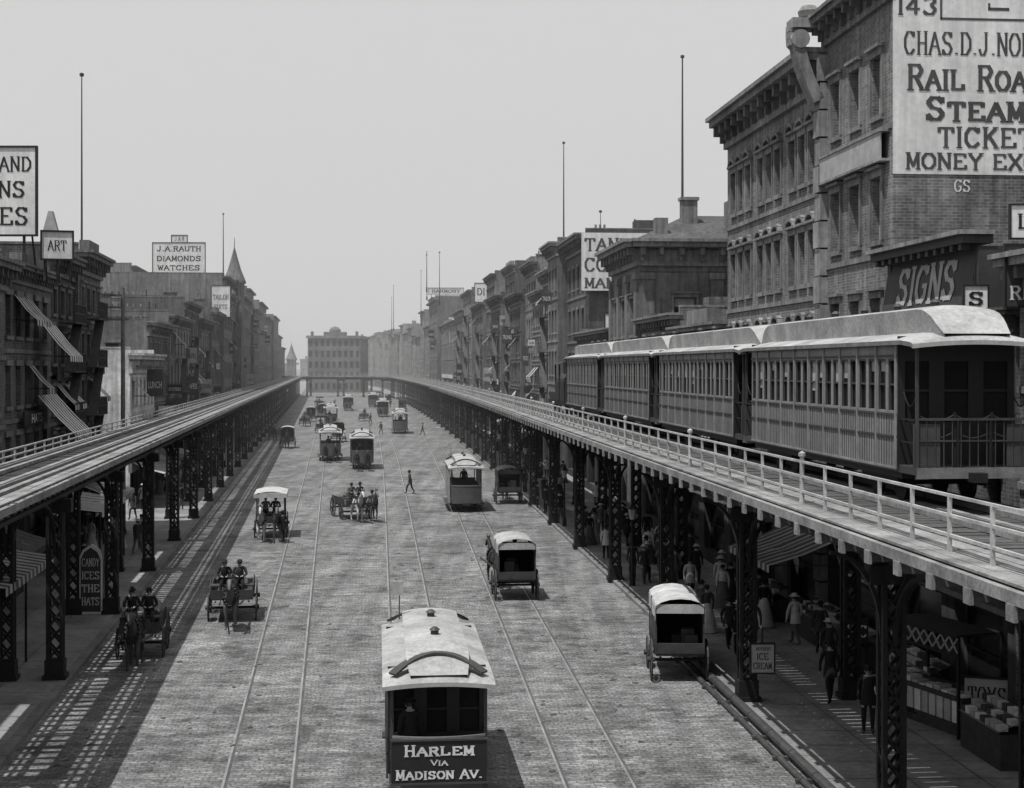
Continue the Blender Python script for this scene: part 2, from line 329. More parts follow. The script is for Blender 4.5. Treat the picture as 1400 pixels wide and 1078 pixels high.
def elevated(path,x0,x1,cols,track,side,col0,zt=6.45,walk=None,rail=None):
    root=bpy.data.objects.new('elevated_railway',None); col.objects.link(root)
    ties=MB(); gird=MB(); cmb=MB(); rls=MB(); wk=MB()
    t=0
    while t<path.L-1:
        M=path.M(t); yy=M.translation.y
        ties.M=M
        if yy<210:
            j=U_(-.08,.08); w=U_(.085,.105) if side<0 else U_(.155,.175); ties.box(x0+(.25 if side>0 else 0)+j,x1+j*.5,-w,w,zt,zt+.17+U_(-.01,.01),tie_m); t+=.56 if side<0 else .4
        else:
            ties.box(x0,x1,0,2.6,zt,zt+.17,tie_m); t+=2.5
    ties.obj('ties',parent=root)
    t=0
    while t<path.L-1:
        M=path.M(t); st=min(2.5,path.L-t); far=M.translation.y>210
        for q in (rls,gird,wk): q.M=M
        e=.0 if M.translation.y<430 else .25
        for tr in track:
            for s in (-.75,.75): rls.box(tr+s-.035,tr+s+.035,-e,st+e,zt+.185,zt+.31,railm)
            for s in (-1.05,-.5,.5,1.05):
                a=U_(-.01,.01); rls.box(tr+s-.08+a,tr+s+.08+a,-e,st+e-.02,zt+.183,zt+.29,plank)
        for gx in cols:
            if far: gird.box(gx-.08,gx+.08,-e,st+e,5.65,zt-.003,iron)
            else:
                gird.box(gx-.14,gx+.14,0,st,zt-.12,zt-.003,iron); gird.box(gx-.14,gx+.14,0,st,5.65,5.77,iron)
                for k in range(3):
                    a=k*st/3; b=a+st/3
                    gird.beam((gx,a,5.77),(gx,b,zt-.12),.05,.08,iron); gird.beam((gx,b,5.77),(gx,a,zt-.12),.05,.08,iron)
        for (a,b,zz) in walk:
            n=max(1,int(round((b-a)/.24)))
            for k in range(n):
                wk.box(a+(b-a)*k/n+.01,a+(b-a)*(k+1)/n-.01,-e,st-.02+e,zt+.185,zt+.22+U_(0,.012),plank)
        t+=st
    rls.obj('track_rails',parent=root); gird.obj('girders',parent=root); wk.obj('walkway',parent=root)
    t=0; cm=MB()
    while t<path.L-1 and path.M(t).translation.y<240:
        cm.M=path.M(t)
        if side>0:
            cm.box(x0,cols[0],-.11,.11,zt-.22,zt-.005,tie_m); cm.box(x0-.06,x0,-.13,.13,zt-.26,zt-.02,plank)
        cm.box(cols[0],cols[-1],-.05,.05,5.72,5.86,iron)
        t+=1.5
    for t0 in range(0,int(path.L)-3,5):
        cm.M=path.M(t0)
        for xx in (x0+.02,x1-.02): 
            cm.box(xx-.06,xx+.06,0,4.98 if t0<430 else 5.4,zt-.02,zt+.165,plank)
    cm.obj('cantilevers',parent=root)
    rb=MB(); t=0; k=0
    rx,hh,nr,pw=rail
    while t<path.L-1:
        M=path.M(t); rb.M=M; 
        if M.translation.y<330:
            rb.box(rx-pw/2,rx+pw/2,-pw/2,pw/2,zt,zt+.17+hh,paintw)
            if side>0 and k%7==3:
                rb.tube((rx,0,zt),(rx,0,zt+1.25),.06,.05,paintw,8); rb.lathe([(0,.14),(.08,.09),(.08,.02),(.05,0)],(rx,0,zt+1.25),paintw,8)
        for i in range(nr):
            z=zt+.17+hh*(i+1)/nr
            rb.box(rx-.025,rx+.025,0,1.71,z-.03,z+.02,paintw)
        t+=1.7; k+=1
    rb.obj('railing',parent=root)
    t=col0
    while t<path.L-2:
        M=path.M(t); yy=M.translation.y; cmb.M=M
        near=yy<150
        for gx in cols:
            lattice_col(cmb,gx,0,.13,5.65,.4,iron,.5 if near else 1.3,near)
            if yy<260:
                for s in (-1,1):
                    arc(cmb,(gx,s*.2),0,s*1.7,4.0,5.6,iron)
                    if near: cmb.beam((gx,s*.2,4.9),(gx,s*1.0,5.6),.05,.05,iron)
        if yy<260:
            arc(cmb,(cols[0]-.2,0),-1.1*1,0,4.2,5.9 if side>0 else 5.5,iron)
            arc(cmb,(cols[0]+.2,0),.9,0,4.4,5.5,iron); arc(cmb,(cols[-1]-.2,0),-.9,0,4.4,5.5,iron)
        cmb.box(cols[0]-.5,cols[-1]+.5,-.2,.2,5.25,5.64,iron)
        t+=12
    cmb.obj('columns',parent=root)
    return root
pr=[(xR(y,11.3),y) for y in range(-8,441,8)]
a=Vector((xR(440,11.3),440)); d=Vector((-.125,1)).normalized()
p1=a+d*30; p3=Vector((-76,482)); p2=p3+Vector((14,1))
for i in range(1,13):
    t=i/12; q=a*(1-t)**3+3*p1*t*(1-t)**2+3*p2*t*t*(1-t)+p3*t**3; pr.append((q.x,q.y))
elevated(Path(pr),-2.6,2.5,(-.85,2.2),(1.0,),1,38.1-12+.2,walk=[(-2.5,-1.3,0)],rail=(-2.0,.98,3,.06))
pl=[(xL(y,-8.6),y) for y in range(-6,500,8)]
elevated(Path(pl),-1.6,1.6,(-1.1,.35),(-.15,),-1,50.8-12+.5,walk=[(1.05,1.52,0)],rail=(-1.48,.42,2,.06))
# ------------------------------------------------------------ rail cars
def wheel(mb,c,r,m,n=18,sp=12,w=.05,solid=False):
    c=Vector(c); pts=[c+Vector((0,r*math.cos(2*math.pi*i/n),r*math.sin(2*math.pi*i/n))) for i in range(n)]
    for i in range(n): mb.beam(pts[i],pts[(i+1)%n],w,.06,m)
    if solid: mb.tube(c-X_*w*.4,c+X_*w*.4,r,r,m,n)
    else:
        for i in range(sp):
            t=2*math.pi*i/sp; mb.beam(c,c+Vector((0,r*math.cos(t),r*math.sin(t))),.03,.035,m)
        mb.tube(c-X_*.12,c+X_*.12,.09,.07,m,8)
def railcar(mb,Lb,W,fl,wz0,wz1,ev,plat,mt,mw,nw,body,trucks=True,open_=False,roofm=roofw,rise=.24):
    hw=W/2
    mb.box(-hw+.03,hw-.03,-plat,Lb+plat,fl-.16,fl,cartrim)
    if not open_:
        for s in (-1,1):
            O=Vector((s*hw,0,0)); Nn=Vector((s,0,0))
            row(mb,O,Y_,Nn,Lb,fl-.12,ev,nw,Lb/nw*.76,wz0,wz1,body,glass,cartrim,depth=.07,shade=.3)
            for z in (fl-.1,wz0-.1,wz1+.04,(fl+wz0)/2): obox(mb,O,Y_,Nn,0,Lb,-.01,.03,z,z+.045,cartrim if z>fl else body)
            for k in range(0,nw+1,2): obox(mb,O,Y_,Nn,min(max(Lb*k/nw-.05,0),Lb-.1),min(max(Lb*k/nw+.05,.1),Lb),-.01,.035,fl-.1,ev-.05,body)
            for k in range(0,nw*4): obox(mb,O,Y_,Nn,Lb*k/nw/4,Lb*k/nw/4+.012,-.01,.012,fl-.05,wz0-.1,cartrim)
        for yy,nn in ((0,-1),(Lb,1)):
            row(mb,Vector((-hw,yy,0)),X_,Vector((0,nn,0)),W,fl,ev+.1,3,W/3*.74,fl+.9,wz1,carend,dark,carend,depth=.06)
            obox(mb,Vector((-W*.15,yy,0)),X_,Vector((0,nn,0)),0,W*.3,0,.03,fl,fl+.88,carend)
    else:
        nb=6
        for k in range(nb):
            y=Lb*(k+.5)/nb
            mb.box(-hw+.1,hw-.1,y-.2,y+.2,fl+.4,fl+.46,wood); mb.box(-hw+.1,hw-.1,y+.18,y+.23,fl+.46,fl+.95,wood)
            mb.box(-hw+.12,hw-.12,y-.05,y+.05,fl,fl+.4,cartrim)
        for s in (-1,1):
            for k in range(nb+1): mb.box(s*hw-.04,s*hw+.04,Lb*k/nb-.04,Lb*k/nb+.04,fl-.1,ev,cream)
            mb.box(s*(hw+.1)-.12,s*(hw+.1)+.12,0,Lb,fl-.35,fl-.3,wood)
            mb.box(s*hw-.02,s*hw+.02,0,Lb,ev-.3,ev-.02,cream)
    for yy,s in ((0,-1),(Lb,1)):
        ye=yy+s*(plat-.06)
        for x in (-hw+.08,hw-.08): mb.beam((x,ye,fl-.1),(x,ye,ev),.06,.06,cartrim)
        for x in (-.35,.35): mb.beam((x,ye,fl),(x,ye,fl+1.0),.045,.045,iron)
        mb.beam((-hw+.08,ye,fl+1.0),(hw-.08,ye,fl+1.0),.05,.05,irong); mb.beam((-hw+.08,ye,fl+.55),(hw-.08,ye,fl+.55),.03,.03,irong)
        for k in range(14):
            x=-hw+.1+(W-.2)*k/13; mb.beam((x,ye,fl),(x,ye,fl+1.0),.018,.018,irong)
        for x in (-hw+.06,hw-.06):
            mb.beam((x,yy,fl+.98),(x,ye,fl+.98),.04,.04,iron)
            mb.beam((x,yy,fl+.5),(x,ye,fl+.5),.03,.03,iron)
    ew=hw+.12
    def prof(y,z0,r):
        return [Vector((ew*k/6,y,z0+r*(1-(k/6)**2))) for k in range(-6,7)]
    st=[(-plat-.22,ev-.09,rise*.35),(-plat-.1,ev-.05,rise*.6),(-plat*.5,ev,rise*.9),(0,ev,rise),(Lb,ev,rise),(Lb+plat*.5,ev,rise*.9),(Lb+plat+.1,ev-.05,rise*.6),(Lb+plat+.22,ev-.09,rise*.35)]
    mb.loft([prof(*q) for q in st],roofm)
    mb.loft([[p-Vector((0,0,.05)) for p in prof(*q)] for q in st],carend)
    for q0,q1 in zip(st,st[1:]):
        for s in (-1,1): mb.quad((s*ew,q0[0],q0[1]+.003),(s*ew,q1[0],q1[1]+.003),(s*ew,q1[0],q1[1]-.09),(s*ew,q0[0],q0[1]-.09),woodl)
    for q in (st[0],st[-1]):
        A=prof(*q); mb.loft([A,[p-Vector((0,0,.09)) for p in A]],cream)
    def mp(y,t,wf):
        z=ev+rise*.55+(mt-ev-rise*.55)*t; w=mw*wf
        arcp=[Vector((w*1.1*k/4,y,z-.1*t*(k/4)**2)) for k in range(-4,5)]
        b=ev+rise*.3-(.12 if t<.5 else 0)
        return [Vector((-w,y,b))]+arcp+[Vector((w,y,b))]
    ms=[(-plat-.12,.0,.9),(-plat*.95,.2,.93),(-plat*.8,.4,.96),(-plat*.6,.64,.98),(-plat*.38,.82,1),(-plat*.1,.96,1),(.25,1,1),(Lb-.25,1,1),(Lb+plat*.1,.96,1),(Lb+plat*.38,.82,1),(Lb+plat*.6,.64,.98),(Lb+plat*.8,.4,.96),(Lb+plat*.95,.2,.93),(Lb+plat+.12,.0,.9)]
    mb.loft([mp(*q) for q in ms],roofm)
    nm=max(6,int(Lb/.7))
    for s in (-1,1):
        for k in range(nm):
            y0=.2+(Lb-.4)*k/nm; mb.box(s*(mw+.004)-.008,s*(mw+.004)+.012,y0+.06,y0+(Lb-.4)/nm-.06,ev+rise*.62,mt-.16,glass)
        mb.box(s*(mw+.02)-.02,s*(mw+.02)+.02,.1,Lb-.1,mt-.155,mt-.1,cartrim)
        mb.box(s*(mw+.012)-.01,s*(mw+.012)+.01,.1,Lb-.1,ev+rise*.45,ev+rise*.6,woodl)
    for k in range(int(Lb/2.4)):
        y=1.2+k*2.4; mb.lathe([(.09,-.03),(.09,.08),(.13,.1),(.05,.17),(0,.18)],(0,y,mt),irong,8)
    if trucks:
        for cy in (2.0,Lb-2.0):
            for yy in (cy-.8,cy+.8):
                for s in (-1,1): wheel(mb,(s*.75,yy,.38),.38,iron,14,w=.1,solid=True)
                mb.tube((-.75,yy,.38),(.75,yy,.38),.05,.05,iron)
            for s in (-1,1): mb.box(s*.95-.06,s*.95+.06,cy-1.2,cy+1.2,.32,.55,iron)
            mb.box(-.9,.9,cy-.3,cy+.3,.4,fl-.16,iron)
        for s in (-1,1):
            mb.beam((s*.9,2.8,.62),(s*.9,4.4,.42),.04,.04,iron);mb.beam((s*.9,4.4,.42),(s*.9,Lb-4.4,.42),.04,.04,iron);mb.beam((s*.9,Lb-4.4,.42),(s*.9,Lb-2.8,.62),.04,.04,iron)
        mb.box(-hw+.1,hw-.1,0,Lb,fl-.3,fl-.161,iron)
RAILZ=6.76
def elcar(d):
    mb=MB(); railcar(mb,12.4,2.6,.85,2.0,3.12,3.5,1.0,4.28,.72,19,carbody)
    for y,s in ((-.9,-1),(13.3,1)):
        for x in (-1.2,-.4,.4,1.2): mb.beam((x,y,.85),(x,y,2.0),.05,.05,iron)
        for a,b in ((-1.2,-.4),(-.4,.4),(.4,1.2)):
            for zz in (1.95,1.6):
                p=[Vector((a+(b-a)*i/6,y,zz-.14*math.sin(math.pi*i/6))) for i in range(7)]
                for u,v in zip(p,p[1:]): mb.beam(u,v,.02,.02,irong)
        for x in (-1.2,1.2):
            p=[Vector((x,y-s*.8*i/6,2.4-.3*math.sin(math.pi*i/6))) for i in range(7)]
            for u,v in zip(p,p[1:]): mb.beam(u,v,.02,.02,iron)
        mb.box(-1.25,1.25,y-.12,y-.02,.62,.85,woodl); mb.box(-.15,.15,y-.4,y,.55,.75,iron)
        for x in (-1.0,1.0): mb.box(x-.28,x+.28,y-.03,y+.03,.86,1.75,cartrim)
    mb.obj('elevated_train_car',FR(d,12.3)@T(0,0,RAILZ))
for d in (31.4,46,60.6,75.2): elcar(d)
mb=MB()
mb.box(-1.2,1.2,0,2.2,.8,2.0,black)
for x in (-1.15,1.15):
    for y in (0,2.1): mb.box(x-.05,x+.05,y,y+.1,2,3.1,black)
mb.box(-1.2,1.2,2.2,5.0,.8,1.3,black)
mb.loft([[Vector((1.35*k/5,y,3.1+.3*(1-(k/5)**2))) for k in range(-5,6)] for y in (-.2,2.6)],black)
mb.tube((0,2.2,1.9),(0,6.6,1.9),.62,.62,black,14); mb.tube((0,5.9,2.4),(0,5.9,3.6),.16,.24,black,10); mb.tube((0,4.4,2.4),(0,4.4,2.95),.3,.28,black,10)
mb.box(-1.15,1.15,-2.2,0,.8,2.1,black); mb.box(-1.1,1.1,-2.2,6.8,.55,.8,iron)
for y in (-1.6,-.4,3,4.8,6.4):
    for s in (-1,1): wheel(mb,(s*.75,y,.4),.4,iron,12,w=.1,solid=True)
mb.obj('steam_locomotive',FR(92.6,12.3)@T(0,0,RAILZ))
# ------------------------------------------------------------ buildings
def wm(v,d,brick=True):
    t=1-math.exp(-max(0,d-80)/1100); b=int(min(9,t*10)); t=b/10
    vv=v*(1-t)+.25*t  # distance haze put into the wall colour: farther facades go lighter
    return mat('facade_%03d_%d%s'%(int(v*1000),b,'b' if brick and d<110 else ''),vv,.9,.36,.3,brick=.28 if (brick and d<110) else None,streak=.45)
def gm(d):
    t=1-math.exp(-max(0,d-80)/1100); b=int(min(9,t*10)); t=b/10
    return glass if b==0 else mat('glass_haze_%d'%b,.015*(1-t)+.1*t,.3,.2,.4,spec=.3)  # panes lightened with distance too, haze painted into the glass
def frame_of(side,d,L): return FR(d,L) if side>0 else FL(d,L)
def cornice(mb,O,U,N,W,z,m,s=1.0,ext=.25,det=True,m2=None):
    obox(mb,O,U,N,-ext*.2,W+ext*.2,-.1,.14*s,z-1.05*s,z-.85*s,m)
    obox(mb,O,U,N,0,W,-.1,.1*s,z-.85*s,z-.4*s,m)
    if det:
        n=max(2,int(W/(.8*s)))
        for i in range(n+1):
            c=W*i/n; c=min(max(c,.09*s),W-.09*s)
            obox(mb,O,U,N,c-.09*s,c+.09*s,.1*s,.5*s,z-.62*s,z-.31*s,m2 or m); obox(mb,O,U,N,c-.08*s,c+.08*s,.1*s,.28*s,z-.85*s,z-.62*s,m2 or m)
    obox(mb,O,U,N,-ext,W+ext,-.1,.62*s,z-.3*s,z-.1*s,m)
    obox(mb,O,U,N,-ext*1.3,W+ext*1.3,-.12,.74*s,z-.1*s,z+.03*s,m)
def awning(mb,O,U,N,u0,u1,z,out,drop,stripe=True,m1=canvas,m2=irong):
    n=max(2,int((u1-u0)/.3)); P=lambda u,o,zz:O+U*u+N*o+Z_*zz
    for i in range(n):
        a=u0+(u1-u0)*i/n;b=u0+(u1-u0)*(i+1)/n; m=m2 if (stripe and i%2) else m1; sg=U_(.04,.09)
        mb.quad(P(a,.03,z),P(b,.03,z),P(b,out*.55,z-drop*.55-sg),P(a,out*.55,z-drop*.55-sg),m)
        mb.quad(P(a,out*.55,z-drop*.55-sg),P(b,out*.55,z-drop*.55-sg),P(b,out,z-drop),P(a,out,z-drop),m)
        mb.quad(P(a,out,z-drop),P(b,out,z-drop),P(b,out+.01,z-drop-.25),P(a,out+.01,z-drop-.25),m)
    for u in (u0,u1): mb.beam(P(u,.0,z-drop),P(u,out,z-drop),.03,.03,iron)
WORDS=['HATS','CLOTHING','LUNCH','TAILOR','LOANS','SALOON','JEWELRY','DENTIST','SHOES','CIGARS','MUSEUM','PHOTOS','OYSTERS','HOTEL','WATCHES','TRUNKS','COAL','SAFES','TEA']
def bldg(side,d0,d1,L,h,nfl,nwin,v,trimv=None,depth=14,gf=4.3,cs=1.0,name='brick_building',awn=False,sidewin=0,hood=False,chim=1,signs=1,brick=True,belt=True,fin=True,ww=None,group=0,escape=None,wr=(.22,.80)):
    mb=MB(); mb.M=frame_of(side,d0,L); W=(d1-d0)*1.004-.03; sg=side
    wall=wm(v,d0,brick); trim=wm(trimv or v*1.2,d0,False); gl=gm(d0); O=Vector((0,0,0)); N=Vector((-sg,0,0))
    det=d0<260
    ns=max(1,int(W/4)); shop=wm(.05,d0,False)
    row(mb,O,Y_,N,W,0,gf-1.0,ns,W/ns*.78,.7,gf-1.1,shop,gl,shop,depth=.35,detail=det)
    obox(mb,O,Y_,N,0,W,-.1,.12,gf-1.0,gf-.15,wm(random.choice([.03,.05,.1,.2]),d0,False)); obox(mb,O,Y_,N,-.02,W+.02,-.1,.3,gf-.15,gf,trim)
    fh=(h-1.0*cs-gf)/nfl; ww=ww or min(1.15,W/nwin*U_(.4,.54))
    fr=random.choice([cream,cartrim,cartrim])
    for k in range(nfl):
        z=gf+fh*k; r1=wr[1]-.03*k*(nfl>3)
        row(mb,O,Y_,N,W,z,z+fh,nwin,ww,z+fh*wr[0],z+fh*r1,wall,gl,fr,depth=.28,trim=trim if det else None,shade=.22,margin=.3,hood=hood,detail=d0<160,group=group)
        if belt and k: obox(mb,O,Y_,N,-.01,W+.01,-.1,.07,z-.06,z+.12,trim)
    mb.quad(O+Z_*(h-1.0*cs),O+Y_*W+Z_*(h-1.0*cs),O+Y_*W+Z_*h,O+Z_*h,wall)
    cornice(mb,O,Y_,N,W,h,trim,cs,.2,det,m2=wm((trimv or v*1.2)*.7,d0,False))
    for y,nn in ((0,-1),(W,1)):
        if sidewin and nn<0:
            for k in range(nfl):
                z=gf+fh*k; row(mb,Vector((0,y,0)),Vector((sg,0,0)),Vector((0,nn,0)),depth,z,z+fh,sidewin,1.0,z+fh*.25,z+fh*.78,wall,gl,fr,depth=.2,trim=trim,margin=1,shade=.3)
            mb.quad((0,y,0),(sg*depth,y,0),(sg*depth,y,gf),(0,y,gf),wall); mb.quad((0,y,h-1.0*cs),(sg*depth,y,h-1.0*cs),(sg*depth,y,h),(0,y,h),wall)
        else: mb.quad((0,y,0),(sg*depth,y,0),(sg*depth,y,h+.35),(0,y,h+.35),wall)
    mb.quad((sg*depth,0,0),(sg*depth,W,0),(sg*depth,W,h),(sg*depth,0,h),wall)
    mb.quad((0,0,h-.1),(sg*depth,0,h-.1),(sg*depth,W,h-.1),(0,W,h-.1),wm(.08,d0,False))
    x0,x1=sorted((0,sg*depth))
    mb.box(x0,x1,-.02,.28,h+.34,h+.45,trim); mb.box(x0,x1,.003,.25,h-.1,h+.34,wall); mb.box(x0,x1,W-.25,W-.003,h-.1,h+.4,wall)
    for k in range(chim):
        cx=sg*U_(2,depth-2); cy=random.choice([.6,W-.8]); hh=U_(1,2.2)
        mb.box(cx-.7,cx+.7,cy-.35,cy+.35,h-.1,h+hh,wall); mb.box(cx-.78,cx+.78,cy-.43,cy+.43,h+hh,h+hh+.15,trim)
        for q in (-.4,0,.4): mb.tube((cx+q,cy,h+hh+.15),(cx+q,cy,h+hh+.55),.12,.1,stone,8)
    if d0<330:
        cx=sg*U_(4,depth-3); cy=W*U_(.3,.7)
        mb.box(cx-1,cx+1,cy-.8,cy+.8,h-.1,h+U_(.8,1.8),wall)
        for q in range(3):
            vx=sg*U_(1,depth-1); vy=U_(.5,W-.5); mb.tube((vx,vy,h-.1),(vx,vy,h+U_(.6,1.5)),.08,.08,irong,6)
        if fin and R()<.35:
            c=W/2; obox(mb,O,Y_,N,c-W*.22,c+W*.22,-.3,.25,h+.03,h+U_(.5,.9),trim)
        if (escape if escape is not None else (R()<.45 and d0>60)):
            u0=U_(.4,W*.3); u1=u0+min(W*.5,3.4)
            for k in range(nfl):
                z=gf+fh*k+.1; obox(mb,O,Y_,N,u0,u1,.13,1.0,z,z+.06,fence_m)
                for zz in (z+.5,z+.95): obox(mb,O,Y_,N,u0,u1,.97,1.0,zz,zz+.035,fence_m)
                q=u0
                while q<=u1: obox(mb,O,Y_,N,q,q+.025,.97,1.0,z,z+.95,fence_m); q+=.22 if d0<130 else .5
                if k<nfl-1: mb.beam(O+Y_*(u0+.3)+N*.6+Z_*(z),O+Y_*(u1-.4)+N*.6+Z_*(z+fh),.5,.05,fence_m)
    if signs and d0<330:
        Us=Vector((0,-sg,0))
        k=random.choice(WORDS); w=min(W*.7,len(k)*.55)
        text(mb,k,Vector((-sg*.125,W/2+sg*w/2,gf-.82)),Us,Z_,w,.5,white if R()<.5 else cream)
        if R()<.6:
            zz=gf+fh*random.choice(range(nfl))-.3; mk=random.random()<.45
            bm,tm=(white,black) if mk else (black,white)
            w0=W*U_(0,.3); w1=W*U_(.7,1); obox(mb,O,Y_,N,w0,w1,.26,.33,zz,zz+.7,bm); k=random.choice(WORDS); w=min((w1-w0)*.8,len(k)*.6)
            text(mb,k,Vector((-sg*.335,(w0+w1)/2+sg*w/2,zz+.14)),Us,Z_,w,.42,tm)
        for rep in range(3):
            if R()<.5 and d0>88:
                zz=U_(4.4,h*.75); yy=U_(.3,W-.3); w=U_(.5,1.3); hh=U_(.6,2.2); bm,tm=random.choice([(white,black),(black,white),(cream,black),(irong,white)])
                xa,xb=sorted((-sg*.15,-sg*(w+.15)))
                mb.box(xa,xb,yy-.05,yy+.05,zz,zz+hh,bm); mb.beam((-sg*0,yy,zz+hh+.1),(-sg*(w+.2),yy,zz+hh+.1),.04,.04,iron)
                text(mb,random.choice(WORDS),Vector((xa+.1,yy-.05,zz+hh*.3)),X_,Z_,w-.2,min(.5,hh*.35),tm)
    if awn: 
        awning(mb,O,Y_,N,.3,W*.55,3.3,2.2,.8,R()<.4,random.choice([canvas,cream,irong])); 
        if W>8: awning(mb,O,Y_,N,W*.6,W-.3,3.2,2.0,.7,R()<.4,random.choice([canvas,cream,irong]))
    if fin and 60<d0<300:
        for rep in range(5):
            if R()<.32:
                zz=gf+fh*random.choice(range(nfl)); uu=U_(.5,W-2)
                awning(mb,O,Y_,N,uu,uu+U_(1.2,1.8),zz+fh*.82,1.0,1.1,R()<.5,random.choice([white,canvas,cream]))
    mb.M=Matrix.Identity(4)
    return mb.obj(name)
bldg(1,22,36.8,16,12.5,3,6,.14,signs=0)
bldg(1,37,45.9,16,11.2,2,4,.10,.07,depth=16,cs=.6,fin=False,signs=0,chim=0)
bldg(1,46,53,16,22.3,4,3,.135,.155,depth=16,gf=5.2,hood=True,chim=0,fin=False,signs=0,ww=.95,escape=False,wr=(.13,.70))
bldg(1,53.05,68,16,21.2,4,9,.14,.17,depth=16,gf=4.6,hood='arch',cs=1.35,chim=2,fin=False,signs=0,ww=.85,group=3,escape=False,wr=(.16,.74))
mb=MB(); mb.M=FR(53.0,16)
pq=wm(.2,50,False)
for i in range(20): mb.box(-.28-(.06 if i%2 else 0),.0,-.35,.35,1+i,1.93+i,pq)
pts=[]
for i in range(13):
    t=i/12; pts.append((-.3-.75*math.sin(t*math.pi*.55),19.3+2.7*t))
for p,q in zip(pts,pts[1:]): mb.beam((p[0],0,p[1]),(q[0],0,q[1]),.7,.4,pq)
mb.box(-1.3,0,-.42,.42,21.9,22.25,pq); mb.tube((-1.0,-.4,21.5),(-1.0,.4,21.5),.34,.34,pq,12)
mb.lathe([(0,.55),(.25,.5),(.4,.3),(.35,.1),(.2,0)],(-.6,0,22.25),pq,12)
mb.M=Matrix.Identity(4); mb.obj('stone_pier')
mb=MB(); mb.M=FR(46,16); mb.box(-.3,-.24,.3,6.7,16.3,17.15,cream); mb.box(-.34,-.0,.2,6.8,16.22,16.3,pq); mb.box(-.34,-.0,.2,6.8,17.15,17.22,pq); mb.M=Matrix.Identity(4); mb.obj('facade_sign_board')
bldg(1,68.1,79,16,11.8,2,5,.12,.15,depth=14,signs=0)
bldg(1,79,89.9,16,12.6,2,5,.12,.17,depth=14,signs=0)
bldg(1,80,89.5,22,19.0,4,4,.14,.18,depth=14,name='rear_tenement',signs=0,sidewin=4,chim=3)
mb=MB(); mb.M=FR(90,15.75); wl=wm(.15,60,False); tr=wm(.18,60,False)
O=Vector((0,0,0)); W=11.0; D=14
for (O2,Uu,Nn,WW,n) in ((Vector((0,0,0)),Y_,-X_,W,3),(Vector((0,0,0)),X_,-Y_,D,3)):
    row(mb,O2,Uu,Nn,WW,0,6.2,n,1.7,.9,5.2,wl,glass,cartrim,depth=.3,trim=tr,margin=.8)
    row(mb,O2,Uu,Nn,WW,6.2,11,n,1.4,7.4,10,wl,glass,cartrim,depth=.3,trim=tr,margin=.8,hood=True)
    row(mb,O2,Uu,Nn,WW,11,15.6,n,1.4,11.7,14.0,wl,glass,cartrim,depth=.3,trim=tr,margin=.8,hood=True,shade=.5)
    for i in range(n+1):
        c=.5+(WW-1.0)*i/n; obox(mb,O2,Uu,Nn,c-.4,c+.4,-.05,.22,6.4,15.5,wl)
        obox(mb,O2,Uu,Nn,c-.48,c+.48,-.05,.3,15.1,15.5,tr)
    obox(mb,O2,Uu,Nn,-.2,WW,-.05,.32,6.1,6.4,tr)
    cornice(mb,O2,Uu,Nn,WW,17.5,tr,1.5,.5,m2=wl)
mb.box(0,D,0,W,15.5,16.0,wl)
mb.quad((0,0,16),(D,0,16),(D,0,17.4),(0,0,17.4),wl); mb.quad((0,0,16),(0,W,16),(0,W,17.4),(0,0,17.4),wl)
rf=wm(.07,60,False)
a,b,c,d_=Vector((-.4,-.4,17.5)),Vector((D,-.4,17.5)),Vector((D,W,17.5)),Vector((-.4,W,17.5)); e,f=Vector((4.0,W/2,19.6)),Vector((D-3,W/2,19.6))
mb.quad(a,b,f,e,rf); mb.quad(c,d_,e,f,rf); mb.add([a,e,d_],[(0,1,2)],rf); mb.add([b,c,f],[(0,1,2)],rf)
mb.box(3.4,4.4,3.5,4.3,18.0,20.4,wl); mb.box(3.3,4.5,3.4,4.4,20.4,20.6,tr); mb.box(1.2,2.0,1,1.8,17.9,19.0,wl)
mb.box(6.0,6.9,2,3,18.0,20.2,wl)
mb.M=Matrix.Identity(4); mb.obj('bank_building')
bldg(1,101.5,119,16,12.4,2,6,.14,.18,depth=14)
RH=[(119.3,131,20.6,4,4),(131,138.5,20.9,4,3),(138.5,146,18.9,4,3),(146,156,17.4,4,4),(156,167,21.0,4,4),(167,180,18.2,4,5),(180,193,22.4,5,5),(193,208,19.2,4,5),(208,222,23.0,5,5),(222,240,19.4,4,6),(240,260,22.4,5,6),(260,285,20.0,5,8),(285,328,18.8,4,12),(328,360,25.0,5,10)]
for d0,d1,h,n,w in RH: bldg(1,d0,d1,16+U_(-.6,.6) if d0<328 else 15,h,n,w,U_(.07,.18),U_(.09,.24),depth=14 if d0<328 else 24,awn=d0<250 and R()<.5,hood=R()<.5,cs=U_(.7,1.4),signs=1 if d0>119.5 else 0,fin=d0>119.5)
d=360
while d<900:
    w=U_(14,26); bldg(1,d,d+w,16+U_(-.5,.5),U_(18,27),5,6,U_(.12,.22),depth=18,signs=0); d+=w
LH=[(20,38,13,3,6,.10),(38,50,14,3,5,.08),(50,61,14,3,4,.09),(61,72,14.2,3,5,.08),(72,79,15.4,4,3,.07),(79,87,16.0,4,4,.09),(98,112,10.6,2,6,.55),(112,126,13.2,3,7,.12),(126,144,14.2,3,6,.15),(144,160,16.2,4,5,.10),(160,176,15.0,4,5,.15),(176,189.7,16.4,4,5,.12),(190,206,21.5,5,6,.15),(206,222,20,5,6,.11),(222,240,23,5,6,.15),(240,262,21.3,5,8,.12),(262,285,23.8,5,8,.14),(285,310,21,5,8,.12),(310,345,23.5,5,10,.14),(345,380,21.5,5,10,.14),(380,420,23,5,10,.13),(420,470,19,5,12,.15),(470,510,16,4,10,.15)]
